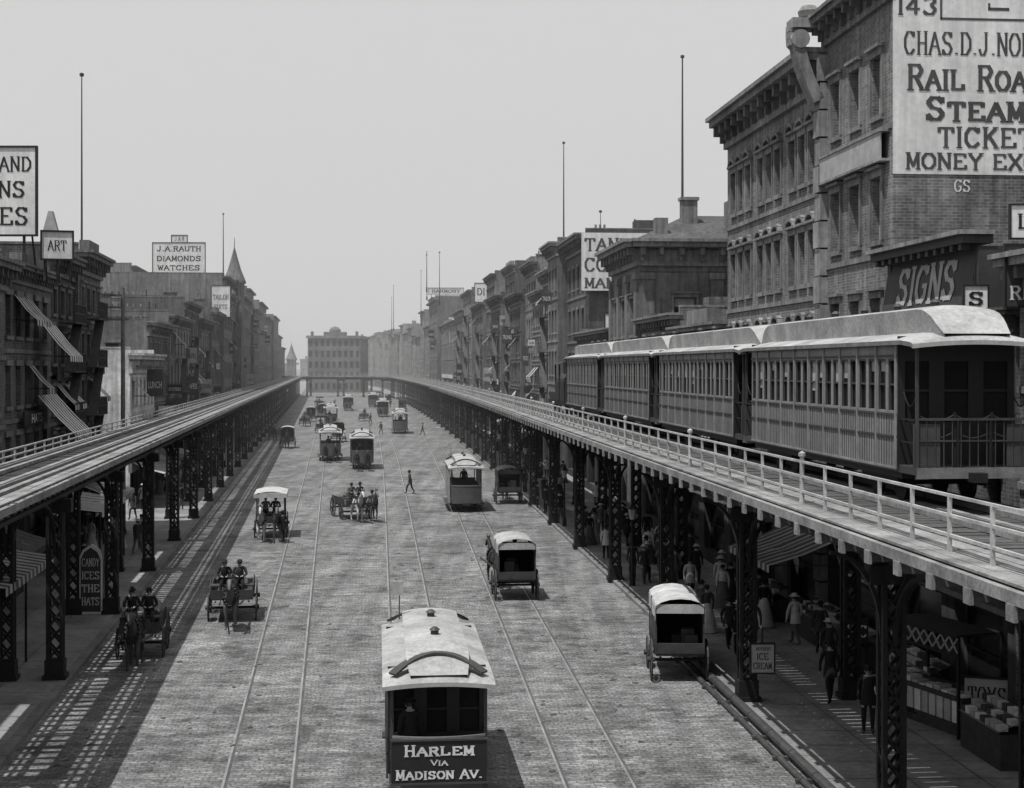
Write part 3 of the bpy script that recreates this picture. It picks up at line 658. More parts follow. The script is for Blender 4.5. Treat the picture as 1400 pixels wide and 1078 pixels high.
for d0,d1,h,n,w,v in LH: bldg(-1,d0,d1,BL+(U_(-.4,.4) if d0 not in(190,98) else .5),h,n,w,v,U_(.10,.19) if v<.3 else .42,depth=30 if d0==190 else 15,awn=45<d0<220 and R()<.7,hood=random.choice([0,0,True,'arch']) if d0<200 else False,cs=U_(.8,1.3),sidewin=4 if d0 in(79,112) else 0,chim=random.choice([1,2,2]),brick=v<.3,gf=3.6 if d0==98 else 4.3)
for d0,d1,h in ((66,84,16.6),(112,135,16.4),(146,170,19.0),(228,262,25.5),(300,330,26)): bldg(-1,d0,d1,-30,h,4,5,U_(.10,.16),.16,depth=16,signs=0,name='rear_tenement',chim=3,sidewin=5)
mb=MB(); mb.M=T(-77.5,555)
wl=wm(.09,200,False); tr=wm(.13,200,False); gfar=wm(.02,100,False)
for k in range(5): row(mb,Vector((0,0,0)),X_,-Y_,20,.1+4.1*k,4.2+4.1*k,9,1.2,1.1+4.1*k,3.6+4.1*k,wl,gfar,wl,depth=.3,detail=False)
for k in range(5): row(mb,Vector((20,0,0)),Y_,X_,30,.1+4.1*k,4.2+4.1*k,9,1.3,1.1+4.1*k,3.6+4.1*k,wl,gfar,wl,depth=.3,detail=False)
mb.box(-.6,20.6,-.6,30,20.6,21.6,tr); mb.quad((0,0,0),(0,30,0),(0,30,20.6),(0,0,20.6),wl); mb.box(6,14,.3,8,21.6,23,wl); mb.lathe([(2.2,0),(2.2,.8),(1.4,1.8),(0,2.2)],(10,3,23),wl,10)
mb.box(1,2,1,2,21.6,23.2,wl); mb.box(18,19,1,2,21.6,23.2,wl)
mb.M=Matrix.Identity(4); mb.obj('institute_building')
mb=MB(); 
for k in range(26):
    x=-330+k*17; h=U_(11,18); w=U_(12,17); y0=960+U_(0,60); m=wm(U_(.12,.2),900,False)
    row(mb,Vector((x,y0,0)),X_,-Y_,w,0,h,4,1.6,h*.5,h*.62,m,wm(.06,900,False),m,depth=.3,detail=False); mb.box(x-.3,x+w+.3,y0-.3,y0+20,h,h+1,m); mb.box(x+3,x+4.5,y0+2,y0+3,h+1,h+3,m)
mb.obj('distant_city_blocks')
def spire(x,y,w,h0,h1,name,d):
    mb=MB(); m=wm(.09,d,False); mb.M=T(x,y)
    mb.box(-w/2,w/2,-w/2,w/2,0,h0,m); mb.box(-w*.58,w*.58,-w*.58,w*.58,h0,h0+.4,m)
    mb.lathe([(w*.66,h0+.4),(w*.4,h0+(h1-h0)*.35),(w*.16,h0+(h1-h0)*.72),(0,h1)],(0,0,0),m,8)
    mb.tube((0,0,h1-.3),(0,0,h1+1.2),.06,.04,iron,6)
    for s in (-1,1): mb.box(s*w*.2-.25,s*w*.2+.25,-w/2-.02,-w/2+.1,h0-3.2,h0-.8,glass)
    mb.M=Matrix.Identity(4); mb.obj(name)
spire(-42.5,224,2.6,22.5,28.3,'turret_spire',200); spire(-104,690,4,13,21,'church_spire',600)
def pole(x,y,z0,z1,r=.09):
    mb=MB(); mb.tube((0,0,z0),(0,0,z1),r,r*.45,irong,8)
    mb.tube((0,0,z0),(0,0,z0+.8),r*2,r*1.6,irong,8)
    mb.lathe([(0,.16),(.13,.1),(.13,-.05),(0,-.1)],(0,0,z1+.05),irong,8)
    mb.obj('flagpole',T(x,y))
pole(-25.0,85,15.5,26.6,.07); pole(-37.5,190,21,29.5,.09); pole(11.3,97,18,30.2,.1); pole(4.7,133,20.5,30,.08); pole(-11,222,19,27,.07); pole(-14,240,22,28,.07); pole(-19.5,335,25,36,.1); pole(-23,370,20,34,.1); pole(7.5,124,20.3,22.8,.05); pole(-34,420,20,33,.1); pole(-37,450,20,31,.1)
mb=MB(); mb.tube((0,0,0),(0,0,14.3),.16,.1,woodl,10)
for z in (13.8,13.1,12.4):
    mb.box(-1.1,1.1,-.06,.06,z,z+.12,woodl)
    for k in (-1,-.6,-.25,.25,.6,1): mb.tube((k,0,z+.12),(k,0,z+.28),.04,.05,cream,6)
mb.obj('telegraph_pole',T(-22.6,85)@Rz(AL))
def board(x,y,ang,w,h,z,lines,name='billboard',bm=white,tm=black,legs=1.5,frame=black):
    mb=MB(); mb.box(0,w,0,.12,z,z+h,bm)
    for (a,b,c,d) in ((-.08,w+.08,z-.08,z),(-.08,w+.08,z+h,z+h+.08),(-.08,0,z,z+h),(w,w+.08,z,z+h)): mb.box(a,b,-.05,.15,c,d,frame)
    for k in (0.08,.5,.92):
        mb.box(w*k-.05,w*k+.05,.13,.23,z-legs,z+h,wood); mb.beam((w*k,.2,z+h*.8),(w*k,1.8,z-legs),.07,.07,wood)
    for (s,u0,u1,v0,v1) in lines: slab(mb,s,Vector((w*u0,0,z+h*v0)),X_,Z_,w*(u1-u0),h*(v1-v0),tm,off=.015,bold=.9)
    return mb.obj(name,T(x,y)@Rz(ang))
board(-46.9,191,0,6.8,4.0,21.9,[('J.A.RAUTH',.08,.92,.72,.9),('DIAMONDS',.08,.92,.40,.58),('WATCHES',.1,.9,.1,.28)],legs=.5)
board(-44.5,191.3,0,2,.9,26.0,[('J A R',.2,.8,.2,.8)],legs=.5)
board(-27.75,64,0,6.9,3.8,15.5,[('CLEVELAND',.35,.97,.72,.9),('LOANS',.5,.93,.42,.62),('WATCHES',.3,.95,.10,.32)],legs=1.5)
board(-43.5,189.5,0,3.2,3.6,14.2,[('LIVERY',.1,.9,.6,.8),('STABLE',.1,.9,.25,.45)],legs=1)
board(-38.9,189.4,0,2.4,4,16.2,[('TAILOR',.08,.92,.55,.72),('SUITS',.15,.85,.25,.4)],legs=1)
board(-19.0,332,0,8,1.4,26.2,[('HARMONY',.1,.9,.2,.8)],legs=1.2)
board(-6.0,236,0,2,3,20.2,[('DI',.2,.8,.35,.75)],legs=1)
board(-13.0,300,0,4,6,14,[('SAFES',.1,.9,.7,.85),('LOCKS',.1,.9,.4,.55)],legs=1)
board(-21.2,66,.25,1.3,1.2,14.6,[('ART',.2,.8,.3,.7)],legs=1)
board(7.2,113,0,3.4,1.2,12.6,[('DUPION',.1,.9,.55,.9),('DENTIST',.1,.9,.1,.42)],legs=.6)
mb=MB()
f=[Vector((x,0,z)) for x,z in ((-.7,15.6),(.7,15.6),(.1,17.8),(-.1,17.8))]; bk=[p+Y_*.3 for p in f]; mb.add(f+bk,[(0,1,2,3),(7,6,5,4),(0,4,5,1),(1,5,6,2),(2,6,7,3),(3,7,4,0)],cream)
mb.box(-.8,.8,-.1,.4,14.5,15.6,cream); mb.obj('roof_ornament',T(-24.0,76))
mb=MB(); mb.M=FR(46,16)
wp=mat('wall_sign_paint',.56,.9,.16,.5,streak=.18); bp=mat('wall_sign_letters',.06,.9,.3,1.5)
s=.023; gx=lambda px:(px-1220)*s; gz=lambda py:9.7+(502-py)*s
mb.box(.02,9.5,-.03,-.004,gz(238),22.25,wp)
slab(mb,'CHAS.D.J.NOLAN',Vector((gx(1237),-.03,gz(75))),X_,Z_,216*s,33*s,bp)
slab(mb,'RAIL ROAD',Vector((gx(1242),-.03,gz(124))),X_,Z_,190*s,38*s,bp,cap=.8,bold=1.15)
slab(mb,'STEAMSHIP',Vector((gx(1268),-.03,gz(166))),X_,Z_,236*s,36*s,bp,cap=.82,bold=1.1)
slab(mb,'TICKETS',Vector((gx(1285),-.03,gz(202))),X_,Z_,160*s,30*s,bp,bold=1.0)
slab(mb,'MONEY EXCHANGE',Vector((gx(1240),-.03,gz(232))),X_,Z_,295*s,24*s,bp,bold=1.0)
slab(mb,'143',Vector((gx(1228),-.03,gz(21))),X_,Z_,54*s,.62,bp)
slab(mb,'GS',Vector((gx(1308),-.0,gz(262))),X_,Z_,.5,.4,wp)
for a,b,c,d_ in ((1287,1420,26,23),(1287,1290,26,-10),(1355,1385,12,8),(1355,1358,12,2)): mb.box(gx(a),gx(b),-.04,-.031,gz(c),gz(d_),bp)
mb.M=Matrix.Identity(4); mb.obj('painted_wall_sign')
mb=MB(); mb.M=FR(119.3,16)
mb.box(.1,6.5,-.65,-.6,15.9,20.6,white)
for st,w,z,h in (('TANTER',5.6,19.1,1.1),('COFFEE',5.6,17.4,1.2),('MANUFAC',6,16.1,.85)): slab(mb,st,Vector((.4,-.65,z)),X_,Z_,w,h,bp)
for k in (.5,3.2,6): mb.beam((k,-.6,16.5),(k,0,16.5),.06,.06,iron); mb.beam((k,-.6,20),(k,0,20),.06,.06,iron)
mb.M=Matrix.Identity(4); mb.obj('painted_wall_sign')
mb=MB(); mb.M=FR(37,16)
dk=mat('sign_black',.04,.7,.25,2)
A=Vector((-.5,8.6,11.2)); Ud=Vector((0,-1,0)); Vd=Vector((.15,0,1)).normalized()
P=[A,A+Ud*6.8,A+Ud*6.8+Vd*1.75,A+Vd*1.75]; Nn=Ud.cross(Vd)
mb.add(P+[p-Nn*.15 for p in P],[(0,1,2,3),(7,6,5,4),(0,4,5,1),(1,5,6,2),(2,6,7,3),(3,7,4,0)],dk)
slab(mb,'SIGNS',A+Ud*1.2+Vd*.3,Ud,Vd,4.4,1.2,cream,off=.02,bold=1.1)
mb.box(-.75,.1,1.6,8.9,12.97,13.2,dk); mb.box(-.9,.1,1.5,9.0,13.2,13.32,pq)
for k in range(12): mb.box(-.7,-.45,1.8+k*.6,2.0+k*.6,12.8,12.97,dk)
mb.box(-.3,12,8.3,8.6,11.2,12.9,dk); mb.box(-.3,12,1.6,1.8,11.2,12.9,dk)
mb.M=Matrix.Identity(4); mb.obj('shop_sign')
def signboard(x,y,ang,w,z0,z1,lines,bm,tm,name='shop_sign'):
    mb=MB(); mb.box(0,w,0,.08,z0,z1,bm)
    h=z1-z0
    for (a,b,c,d) in ((-.04,w+.04,z0-.04,z0),(-.04,w+.04,z1,z1+.04),(-.04,0,z0,z1),(w,w+.04,z0,z1)): mb.box(a,b,-.03,.1,c,d,iron)
    mb.beam((w*.5,.04,z1),(w*.5,.04,z1+.5),.04,.04,iron)
    for (s,u0,u1,v0,v1) in lines: slab(mb,s,Vector((w*u0,0,z0+h*v0)),X_,Z_,w*(u1-u0),h*(v1-v0),tm)
    return mb.obj(name,T(x,y)@Rz(ang))
signboard(12.15,36,0,2.2,11.2,12.7,[('EMIL',.05,.6,.72,.92),('&',.2,.3,.45,.62),('REAL',.05,.6,.1,.34)],dk,white)
signboard(12.35,36.2,0,1.8,12.9,13.7,[('LOAN',.1,.9,.25,.75)],white,black)
signboard(11.75,38,0,.6,11.15,11.8,[('S',.2,.8,.2,.8)],white,black)
signboard(6.77,41.4,0,.64,1.05,1.85,[('BROTHERS',.12,.88,.78,.9),('ICE',.25,.75,.45,.7),('CREAM',.1,.9,.12,.36)],mat('sign_grey',.32,.8,.15,2),black)
mb=MB(); pts=[(-.45,.0),(.45,.0),(.45,2.2),(.3,2.5),(0,2.7),(-.3,2.5),(-.45,2.2)]
mb.add([(x,0,z) for x,z in pts]+[(x,.2,z) for x,z in pts],[list(range(7)),list(range(7,14))[::-1]]+[(i,(i+1)%7,(i+1)%7+7,i+7) for i in range(7)],white)
mb.add([(x*.86,-.008,.1+z*.92) for x,z in pts],[list(range(7))],irong)
for i,w in enumerate(('CANDY','ICES','THE','HATS')): slab(mb,w,Vector((-.33,-.01,1.85-i*.5)),X_,Z_,.66,.32,white)
mb.obj('pavement_sign',T(-16.3,56.6,.13))
# ------------------------------------------------------------ figures and horses
def skin_mesh(js,es,root,sub=1):
    me=bpy.data.meshes.new('sk'); me.from_pydata([j[0] for j in js],es,[]); ob=bpy.data.objects.new('sk',me); col.objects.link(ob)
    sm=ob.modifiers.new('s','SKIN'); sm.use_smooth_shade=True
    for i,j in enumerate(js):
        r=j[1]; me.skin_vertices[0].data[i].radius=(r,r) if not isinstance(r,tuple) else r
    me.skin_vertices[0].data[root].use_root=True
    sb=ob.modifiers.new('b','SUBSURF'); sb.levels=sub; sb.render_levels=sub
    bpy.context.view_layer.update()
    dg=bpy.context.evaluated_depsgraph_get(); m2=bpy.data.meshes.new_from_object(ob.evaluated_get(dg))
    vs=[v.co.copy() for v in m2.vertices]; fs=[list(p.vertices) for p in m2.polygons]
    bpy.data.objects.remove(ob); bpy.data.meshes.remove(me); bpy.data.meshes.remove(m2)
    return vs,fs
PC={}
slots=[mat('slot%d'%i,.1) for i in range(5)]
def person_mesh(pose,hat,woman=False):
    key=(pose,hat,woman)
    if key in PC: return PC[key]
    dz=-.83 if pose=='sit' else 0
    J=[];E=[];lab=[]
    def j(p,r,l,par=None):
        J.append((Vector(p),r)); lab.append(l)
        if par is not None: E.append((par,len(J)-1))
        return len(J)-1
    lean=.04 if pose!='stand' else 0
    pv=j((0,0,.97+dz),(.16,.115),1); wa=j((0,lean*.3,1.13+dz),(.15,.11),0,pv); ch=j((0,lean,1.34+dz),(.18,.125),0,wa); nb=j((0,lean,1.47+dz),(.1,.08),0,ch)
    nk=j((0,lean+.01,1.53+dz),.055,2,nb); hd=j((0,lean+.03,1.61+dz),(.075,.09),2,nk); cr=j((0,lean+.02,1.69+dz),(.07,.085),2,hd)
    hands=[]
    for s in (-1,1):
        sh=j((s*.19,lean,1.43+dz),.07,0,nb)
        if pose=='sit': el=j((s*.27,.08,1.2+dz),.05,0,sh); wr=j((s*.14,.34,1.17+dz),.036,0,el); ha=j((s*.1,.41,1.18+dz),.036,2,wr); fd=Vector((-s*.2,.9,-.2))
        elif pose=='walk': el=j((s*.25,lean-s*.09,1.16),.05,0,sh); wr=j((s*.25,lean-s*.05+.08,.93),.036,0,el); ha=j((s*.25,lean-s*.04+.11,.86),.036,2,wr); fd=Vector((0,.25,-1))
        else: el=j((s*.25,-.03,1.16),.05,0,sh); wr=j((s*.25,.04,.91),.036,0,el); ha=j((s*.25,.06,.84),.036,2,wr); fd=Vector((0,.15,-1))
        hands.append((J[ha][0],fd.normalized(),s))
        hp=j((s*.1,0,.91+dz),(.1,.1),1,pv)
        if pose=='sit': kn=j((s*.13,.45,.95+dz),.07,1,hp); an=j((s*.13,.5,.5+dz),.048,1,kn); to=j((s*.13,.68,.46+dz),.045,4,an)
        elif pose=='walk':
            k=s; kn=j((s*.1,.16*k+.06,.52),.072,1,hp); an=j((s*.1,.3*k-.02,.13 if k<0 else .1),.048,1,kn); to=j((s*.11,.3*k+.15,.06),.045,4,an)
        else: kn=j((s*.11,.03,.5),.072,1,hp); an=j((s*.11,0,.1),.048,1,kn); to=j((s*.13,.15,.05),.045,4,an)
    vs,fs=skin_mesh(J,E,pv,1)
    mb=MB(); 
    for k in slots: mb.mi(k)
    mb.v=list(vs)
    for f in fs:
        c=sum((vs[i] for i in f),Vector())/len(f)
        b=min(range(len(J)),key=lambda i:(J[i][0]-c).length); mb.f.append(f); mb.m.append(lab[b])
    for (p,fd,s) in hands:
        sd=Vector((0,1,0)) if abs(fd.y)<.5 else X_
        for i,(o,l) in enumerate(((-.03,.06),(-.01,.075),(.01,.08),(.03,.07))):
            a=p+sd*o+fd*.02; b=a+fd*l*.55; c=b+fd*l*.4+Vector((-s*.02,0,0))
            mb.tube(a,b,.011,.01,slots[2],5); mb.tube(b,c,.01,.007,slots[2],5)
        a=p+sd*.03; mb.tube(a,a+sd*.035+fd*.03,.012,.009,slots[2],5)
    hc=J[hd][0]
    mb.tube(hc+Vector((0,.07,.03)),hc+Vector((0,.115,-.005)),.008,.016,slots[2],5)
    for s in (-1,1):
        mb.tube(hc+Vector((s*.07,0,-.02)),hc+Vector((s*.082,-.01,.03)),.014,.018,slots[2],6)
        mb.box(hc.x+s*.03-.01,hc.x+s*.03+.01,hc.y+.082,hc.y+.09,hc.z+.03,hc.z+.042,slots[4])
    mb.box(hc.x-.025,hc.x+.025,hc.y+.08,hc.y+.09,hc.z-.045,hc.z-.037,slots[4])
    mb.lathe([(.085,-.01),(.088,.04),(.07,.09)],(hc.x,hc.y-.02,hc.z+.0),slots[4],10)
    c=(hc.x,hc.y-.01,hc.z+.085)
    if hat=='bowler': mb.lathe([(.16,.02),(.15,0),(.1,.0),(.102,.05),(.085,.1),(.045,.125),(0,.13)],c,slots[3],12,.92,1.08)
    elif hat=='straw': mb.lathe([(.2,.0),(.19,-.01),(.1,.0),(.1,.09),(0,.095)],c,slots[3],14)
    else: mb.lathe([(.15,-.01),(.1,.0),(.09,.07),(0,.09)],c,slots[3],12)
    if woman: mb.lathe([(.13,1.1),(.19,.98),(.26,.7),(.34,.35),(.42,.03)],(0,0,0),slots[1],14,1,.9)
    elif pose!='sit': mb.lathe([(.165,1.12),(.185,.98),(.2,.82),(.21,.76)],(0,0,0),slots[0],14,1,.78)
    me_o=mb.obj('tmp'); me=me_o.data; bpy.data.objects.remove(me_o)
    me.polygons.foreach_set('use_smooth',[True]*len(me.polygons)); PC[key]=me; return me
cm={k:mat('cloth_%s'%k,v,.95,.25,6) for k,v in dict(black=.014,charcoal=.035,grey=.09,light=.42,brown=.05).items()}
skinm=mat('skin',.26,.6,.1,8); straw=mat('straw',.42,.9,.1,10); shoe=mat('shoes',.015,.4,.2,8)
def person(x,y,z,ang,pose='stand',hat='bowler',coat='black',tr='black',woman=False,sc=1.0,name=None):
    me=person_mesh(pose,hat,woman)
    o=bpy.data.objects.new(name or ('woman' if woman else ('driver' if pose=='sit' else 'man')),me); col.objects.link(o)
    o.matrix_world=T(x,y,z)@Rz(ang)@Matrix.Scale(sc,4)
    for i,m in enumerate((cm[coat],cm[tr],skinm,straw if hat=='straw' else cm['black'],shoe)):
        o.material_slots[i].link='OBJECT'; o.material_slots[i].material=m
    return o
HM={}
def horse_mesh(k):
    if k in HM: return HM[k]
    J=[];E=[]
    def j(p,r,par=None):
        J.append((Vector(p),r)); 
        if par is not None: E.append((par,len(J)-1))
        return len(J)-1
    pv=j((0,-.62,1.28),(.26,.27)); bk=j((0,-.15,1.22),(.27,.29),pv); ch=j((0,.35,1.22),(.25,.3),bk)
    n1=j((0,.68,1.5),(.14,.2),ch); n2=j((0,.92,1.82),(.1,.14),n1); po=j((0,1.05,1.98),(.09,.1),n2); fa=j((0,1.27,1.82),(.075,.09),po); mz=j((0,1.43,1.64),(.05,.06),fa)
    for s in (-1,1):
        lift=(s==1) if k else (s==-1)
        a=j((s*.16,.42,.98),.12,ch)
        if lift: b=j((s*.16,.62,.66),.065,a); c=j((s*.16,.55,.3),.042,b); j((s*.16,.5,.2),.055,c)
        else: b=j((s*.16,.42,.55),.065,a); c=j((s*.16,.38,.16),.042,b); j((s*.16,.43,.05),.06,c)
        a=j((s*.17,-.6,1.02),.17,pv); q=-.12 if lift else .1
        b=j((s*.18,-.5+q*.5,.82),.11,a); c=j((s*.17,-.82+q,.52),.065,b); d=j((s*.17,-.76+q*1.2,.16),.042,c); j((s*.17,-.7+q*1.2,.05),.06,d)
    t=j((0,-.92,1.34),.06,pv); t2=j((0,-1.03,1.05),.07,t); j((0,-1.03,.6),.03,t2)
    vs,fs=skin_mesh(J,E,pv,1)
    mb=MB(); mb.mi(slots[0]); mb.mi(leather); mb.v=list(vs); mb.f=list(fs); mb.m=[0]*len(fs)
    for s in (-1,1): mb.tube((s*.05,1.03,2.05),(s*.07,1.04,2.2),.035,.008,slots[0],6)
    for i in range(8):
        t=i/7; mb.box(-.02,.02,.62+t*.4-.06,.62+t*.4+.02,1.62+t*.38,1.76+t*.36,leather)
    def ring(c,r1,r2,tilt,w):
        n=16; pts=[Vector((r1*math.cos(2*math.pi*i/n),tilt*math.sin(2*math.pi*i/n),r2*math.sin(2*math.pi*i/n)))+Vector(c) for i in range(n)]
        for i in range(n): mb.beam(pts[i],pts[(i+1)%n],w,w,leather)
    ring((0,.56,1.34),.21,.36,-.16,.08); ring((0,.12,1.22),.285,.315,0,.04); ring((0,-.5,1.26),.285,.3,.05,.035)
    for s in (-1,1): mb.beam((s*.25,.5,1.25),(s*.3,-1.1,1.05),.03,.05,leather); mb.beam((s*.06,1.35,1.7),(s*.2,.1,1.5),.015,.02,leather)
    o=mb.obj('tmp',smooth=True); me=o.data; bpy.data.objects.remove(o); HM[k]=me; return me
hcol=[mat('horse_hair_%d'%i,v,.7,.3,3) for i,v in enumerate((.025,.05,.1,.36))]
def horse(x,y,ang,c=0,k=0):
    o=bpy.data.objects.new('horse',horse_mesh(k)); col.objects.link(o); o.matrix_world=T(x,y)@Rz(ang)
    o.material_slots[0].link='OBJECT'; o.material_slots[0].material=hcol[c]
def loc(x,y,ang,lx,ly): 
    v=Rz(ang)@Vector((lx,ly,0)); return x+v.x,y+v.y
# ------------------------------------------------------------ street vehicles
def streetcar(x,y,ang,open_=False,body=None,lines=None,horses=2,hc=(0,1),Lb=4.9,dz=1.78):
    mb=MB(); bd=body or mat('streetcar_paint',.07,.5,.2,1.5)
    railcar(mb,Lb,2.15,.8,1.65,2.7,3.05,1.0,3.62,.62,8 if not open_ else 6,bd,trucks=False,open_=open_,rise=.22)
    for yy in (Lb/2-.95,Lb/2+.95):
        for s in (-1,1): wheel(mb,(s*.8,yy,.38),.38,iron,14,w=.1,solid=True)
    mb.box(-.9,.9,.5,Lb-.5,.42,.64,iron)
    for yy,s in ((-.98,-1),(Lb+.98,1)):
        secs=[]
        for k in range(-6,7):
            t=k/6; xx=.98*t; yo=yy+s*.18*(1-t*t); secs.append([Vector((xx,yo,.6)),Vector((xx,yo,dz))])
        mb.loft(secs,bd); mb.loft([[p+Vector((0,-s*.03,0)) for p in q] for q in secs],cartrim)
        for a,b in zip(secs,secs[1:]): mb.beam(a[1],b[1],.05,.05,railm)
        mb.box(-.25,.25,yy-.3 if s<0 else yy,yy if s<0 else yy+.3,.45,.58,iron)
        for q in (-1,1):
            mb.box(q*1.0-.18,q*1.0+.18,yy-s*.8-.25,yy-s*.8+.25,.35,.4,wood)
            p=[Vector((q*.98,yy-s*.7*i/6,2.2-.2*math.sin(math.pi*i/6))) for i in range(7)]
            for u,v in zip(p,p[1:]): mb.beam(u,v,.02,.02,iron)
    for yy,s in ((-1.0,-1),(Lb+1.0,1)):
        pts=[(-.98+1.96*i/14,yy-s*(.12+.42*(1-((i-7)/7)**2)),3.16+.36*(1-((i-7)/7)**2)) for i in range(15)]
        for p,q in zip(pts,pts[1:]): mb.beam(p,q,.24,.05,irong)
    mb.beam((-.75,Lb-.4,3.4),(-.75,Lb-.4,4.3),.03,.03,irong); mb.box(-.95,-.65,Lb-.42,-.39+Lb,4.0,4.35,cream)
    if lines:
        mb.box(-1.0,1.0,-1.24,-1.2,.93,1.81,black)
        for st,w,z,h in lines: slab(mb,st,Vector((-w/2,-1.24,z-.25)),X_,Z_,w,h,white,cap=.85,bold=1.1)
        for a,b,c,d_ in ((-1.03,1.03,.89,.93),(-1.03,1.03,1.81,1.85)): mb.box(a,b,-1.26,-1.19,c,d_,cartrim)
    mb.obj('horse_drawn_streetcar',T(x,y)@Rz(ang))
    for i in range(horses):
        hx,hy=loc(x,y,ang,(-.5,.5)[i] if horses>1 else 0,Lb+3.0); horse(hx,hy,ang,hc[i%2],i)
    px,py=loc(x,y,ang,.2,Lb+.55); person(px,py,.8,ang,'stand','bowler')
streetcar(-1.65,32.1,.092,lines=(('HARLEM',1.45,1.74,.25),('VIA',.34,1.54,.13),('MADISON AV.',1.8,1.25,.22)),hc=(0,2),dz=1.85)
person(-2.2,31.5,.8,.09+.4,'stand','bowler','black')
streetcar(-3.15,98.5,AR,open_=True,hc=(1,2))
streetcar(-16.3,213,AR+.01,open_=True)
streetcar(-33.5,353,AR+.03)
streetcar(-14.8,144,AL+math.pi-.02,hc=(0,1)); streetcar(-19.4,156,AL+math.pi,open_=True,hc=(1,0))
streetcar(-30.5,246,AL+math.pi,open_=True); streetcar(-25.6,290,AR+math.pi); streetcar(-37,330,AL+math.pi)
def wagon(x,y,ang,kind='van',nh=1,hc=1,top=canvas,drivers=1,w=1.5,L=2.5,body=wood,hturn=0):
    mb=MB(); hw=w/2-.12
    for yy,r in ((-L*.32,.62),(L*.36,.48)):
        for s in (-1,1): wheel(mb,(s*w/2,yy,r),r,wood,20,14)
        mb.tube((-w/2,yy,r),(w/2,yy,r),.05,.05,iron)
        for s in (-1,1): 
            for q in range(4): mb.beam((s*hw*.8,yy-.4+.2*q,.74+(.06 if q in(1,2) else 0)),(s*hw*.8,yy-.2+.2*q,.74+(.06 if q in(1,2) else 0)),.06,.03,iron)
    mb.box(-hw,hw,-L/2,L/2,.82,.9,body)
    sh=1.35
    for s in (-1,1): mb.box(s*hw-.02,s*hw+.02,-L/2,L/2*.9,.9,sh,body); 
    for s in (-1,1):
        for q in range(5): mb.box(s*(hw+.03)-.012,s*(hw+.03)+.012,-L/2+q*L*.22,-L/2+q*L*.22+.05,.85,sh,body)
    mb.box(-hw,hw,-L/2-.02,-L/2+.03,.9,sh*.9,body); mb.box(-hw,hw,L/2*.55,L/2*.9,1.3,1.36,body)
    mb.box(-hw,hw,L/2,L/2+.35,.9,.94,body); mb.box(-hw,hw,L/2+.33,L/2+.37,.9,1.25,body)
    if kind=='van':
        H=2.55
        def pf(y,e=0,dz=0): return [Vector((-hw-.03-e,y,sh+.55)),Vector((-hw-.03-e,y,H-.25+dz))]+[Vector(((hw+.03+e)*math.sin(a),y,H-.25+dz+.3*math.cos(a))) for a in [math.radians(t) for t in (-75,-50,-25,0,25,50,75)]]+[Vector((hw+.03+e,y,H-.25+dz)),Vector((hw+.03+e,y,sh+.55))]
        mb.loft([pf(-L/2-.15),pf(-L/4-.1,-.02,-.04),pf(0),pf(L/4,-.02,-.04),pf(L/2*.7),pf(L/2+.35)],top)
        for s in (-1,1): mb.box(s*hw-.015,s*hw+.015,-L/2,L/2*.5,sh,sh+.6,body)
        for s in (-1,1):
            for yy in (-L/2,L/2*.5,L/2+.3): mb.beam((s*hw,yy,.9),(s*hw,yy,H-.2),.05,.05,body)
        mb.box(-hw,hw,-L/2-.12,-L/2-.08,H-.4,H-.12,top)
        mb.box(-hw+.02,hw-.02,L/2*.42,L/2*.45,.9,H-.3,dark)
        for q in range(5): 
            a=U_(-hw+.25,hw-.25); b=U_(-L/2+.3,.2); mb.box(a-.2,a+.2,b-.2,b+.2,.9,U_(1.2,1.7),random.choice([woodl,wood,wood]))
    elif kind=='canopy':
        H=2.5
        for s in (-1,1):
            for yy in (-L/2,0,L/2): mb.beam((s*hw,yy,.9),(s*hw,yy,H),.05,.05,body)
        mb.loft([[Vector(((hw+.15)*k/4,yy,H+.16*(1-(k/4)**2)-dz)) for k in range(-4,5)] for yy,dz in ((-L/2-.2,0),(-L/4,.03),(0,0),(L/4,.03),(L/2+.4,0))],top)
        for s in (-1,1): mb.quad((s*(hw+.15),-L/2-.2,H),(s*(hw+.15),L/2+.4,H),(s*(hw+.15),L/2+.4,H-.22),(s*(hw+.15),-L/2-.2,H-.22),top)
        for yy in (-L/2-.2,L/2+.4): mb.quad((-hw-.15,yy,H+.02),(hw+.15,yy,H+.02),(hw+.15,yy,H-.2),(-hw-.15,yy,H-.2),top)
    else:
        for q in range(8):
            a=U_(-hw+.25,hw-.25); b=U_(-L/2+.3,.1); r=U_(.18,.28)
            if q%2: mb.tube((a,b-.3,1.1+U_(0,.4)),(a,b+.3,1.15+U_(0,.4)),r,r*.95,random.choice([woodl,wood]),10)
            else: mb.box(a-r,a+r,b-r,b+r,.9,U_(1.3,1.8),random.choice([woodl,wood,cream]))
    if nh==1:
        for s in (-1,1): mb.beam((s*.42,L/2+.1,.8),(s*.36-hturn,L/2+2.9,1.12),.05,.06,body)
    else: mb.beam((0,L/2,.75),(0,L/2+3.0,1.0),.07,.07,body); mb.beam((-.8,L/2+.5,.8),(.8,L/2+.5,.8),.05,.05,body)
    mb.obj({'van':'delivery_wagon','canopy':'canopy_wagon'}.get(kind,'horse_cart'),T(x,y)@Rz(ang))
    for i,hx in enumerate((0,) if nh==1 else (-.45,.45)): a,b=loc(x,y,ang,hx-hturn*.7,L/2+1.75); horse(a,b,ang+hturn*.3,(hc+i)%4 if i else hc,i)
    for i in range(drivers):
        a,b=loc(x,y,ang,(-.28,.28)[i] if drivers>1 else .1,L/2*.72); person(a,b,1.38,ang,'sit',random.choice(['bowler','cap']),random.choice(['black','charcoal','grey']),'black')
wagon(.1,61.8,AR,'van',1,0,top=roofw,w=1.75,hturn=.8)
